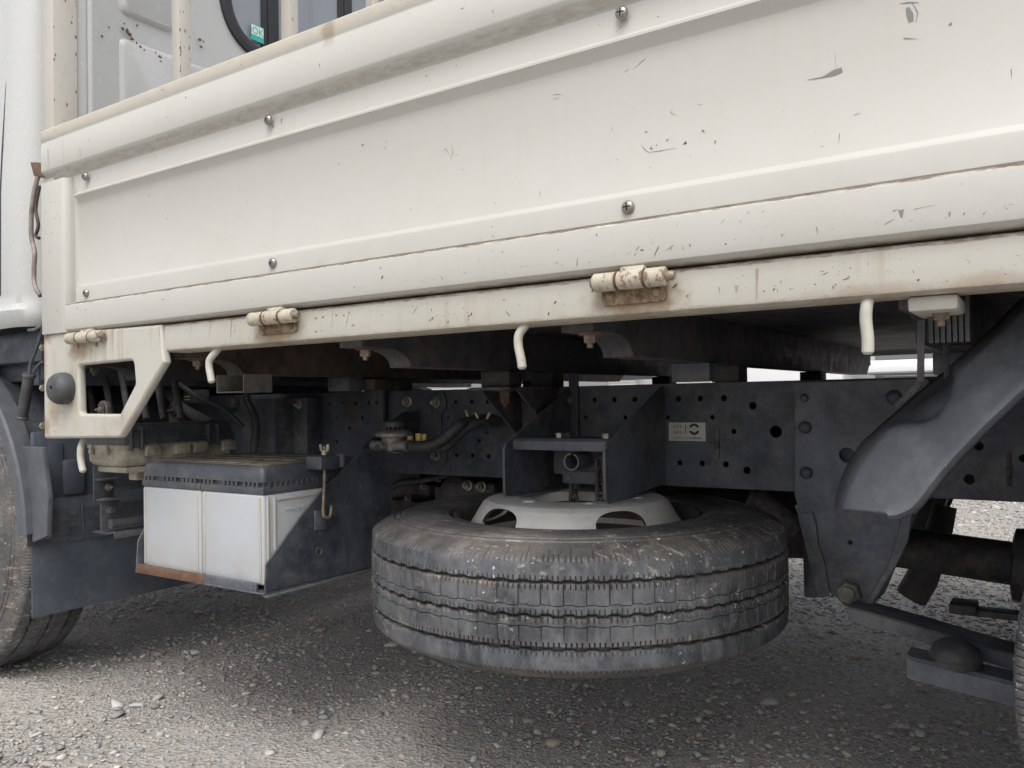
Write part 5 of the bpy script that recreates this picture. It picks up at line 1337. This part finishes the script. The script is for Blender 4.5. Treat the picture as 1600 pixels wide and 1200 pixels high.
hose([P(24, 452, y=.95), P(24, 480, y=.94), P(14, 505, y=.93), P(-8, 514, y=.93)], .009)
obj('cab_underpan', MB().box(-3.3, -1.86, .92, 2.66, .10, .172, .01), M_FRAME, TR)
obj('arch_lip', MB().box(-2.6, -1.84, .955, 1.0, .06, .105, .006), M_FRAME, TR)

# ------------------------------------------------------------------ background beyond the truck
M_WALLB = flat('pale_siding', (.50, .49, .47)); M_ROOFB = flat('grey_roof', (.22, .23, .24)); M_WBOX = flat('white_van_panel', (.78, .79, .80), .35); M_DK = flat('dark_window', (.05, .06, .07), .2)
def parked_truck(x, y, lab, L=4.6, hgt=2.9, col=M_WBOX):
    e = empty('box_truck', (x, y, -H), label=lab, category='truck'); g_ = -H
    body = MB().box(x, x+L, y, y+1.9, g_+.85, g_+hgt, .03); body.box(x+.02, x+L-.02, y-.012, y-.002, g_+hgt-.12, g_+hgt-.04, .004)
    obj('cargo_box', body, col, e)
    cb2 = MB().prism([(x-1.55, g_+.6), (x-.1, g_+.6), (x-.1, g_+2.1), (x-1.2, g_+2.1), (x-1.6, g_+1.3)], 'y', y+.05, y+1.85, .04); c_ = obj('cab', cb2, col, e)
    obj('side_window', MB().prism([(x-1.45, g_+1.35), (x-.5, g_+1.35), (x-.5, g_+1.95), (x-1.2, g_+1.95)], 'y', y+.042, y+.049, 0), M_DK, c_)
    obj('chassis', MB().box(x-1.4, x+L, y+.5, y+1.4, g_+.5, g_+.8, .02), M_FRAME, e)
    for xx in (x-.85, x+L-1.2):
        for yy_ in (y+.18, y+1.72): obj('wheel', MB().lathe([(.2, -.1), (.36, -.1), (.37, 0), (.36, .1), (.2, .1)], (xx, yy_, g_+.37), (0, 1, 0), 24), M_RUB, e)
q = P(1332, 575, y=9.0)
parked_truck(q.x, 9.0, 'white box truck parked across the yard, seen above the chassis rail', 5.2, H+P(1400, 562, y=9.0).z)
q0 = P(690, 600, y=26); q1 = P(1010, 590, y=26)
wh = empty('warehouse', ((q0.x+q1.x)/2, 28, -H), label='pale sided warehouse glimpsed through the gap above the chassis rail', category='building')
obj('wall', MB().box(q0.x-9, q1.x-.4, 26, 34, -H, 3.4, 0), M_WALLB, wh)
m = MB()
for k in range(24): m.box(q0.x-9, q1.x-.4, 25.965, 25.998, -H+.05+k*.16, -H+.13+k*.16, 0)
obj('siding_boards', m, M_WALLB, wh, kind='stuff')
obj('roof', MB().prism([(25.6, 3.4), (34.4, 3.4), (30, 5.2)], 'x', q0.x-9.4, q1.x, .02), M_ROOFB, wh)
for xx in (-19.5, -15.5): obj('door', MB().box(xx, xx+2.2, 25.93, 25.963, -H, 1.9, .01), M_ROOFB, wh)
for xx in (-24, -12.8): obj('window', MB().box(xx, xx+1.2, 25.93, 25.963, .6, 1.6, .01), M_DK, wh)
q0 = P(1145, 590, y=180); m = MB(); r_ = random.Random(2)
xs_ = [-420+i*12 for i in range(60)]
secs = [[(x, 330, -H), (x, 300, 3+2.6*sin(x*.031)+1.7*sin(x*.083+1)+r_.random()*.6), (x, 360, -H)] for x in xs_]
M_HILL = flat('distant_wooded_hill', (.05, .07, .06), .9)
obj('hills', m.loft(secs), M_HILL, kind='structure', smooth=60)
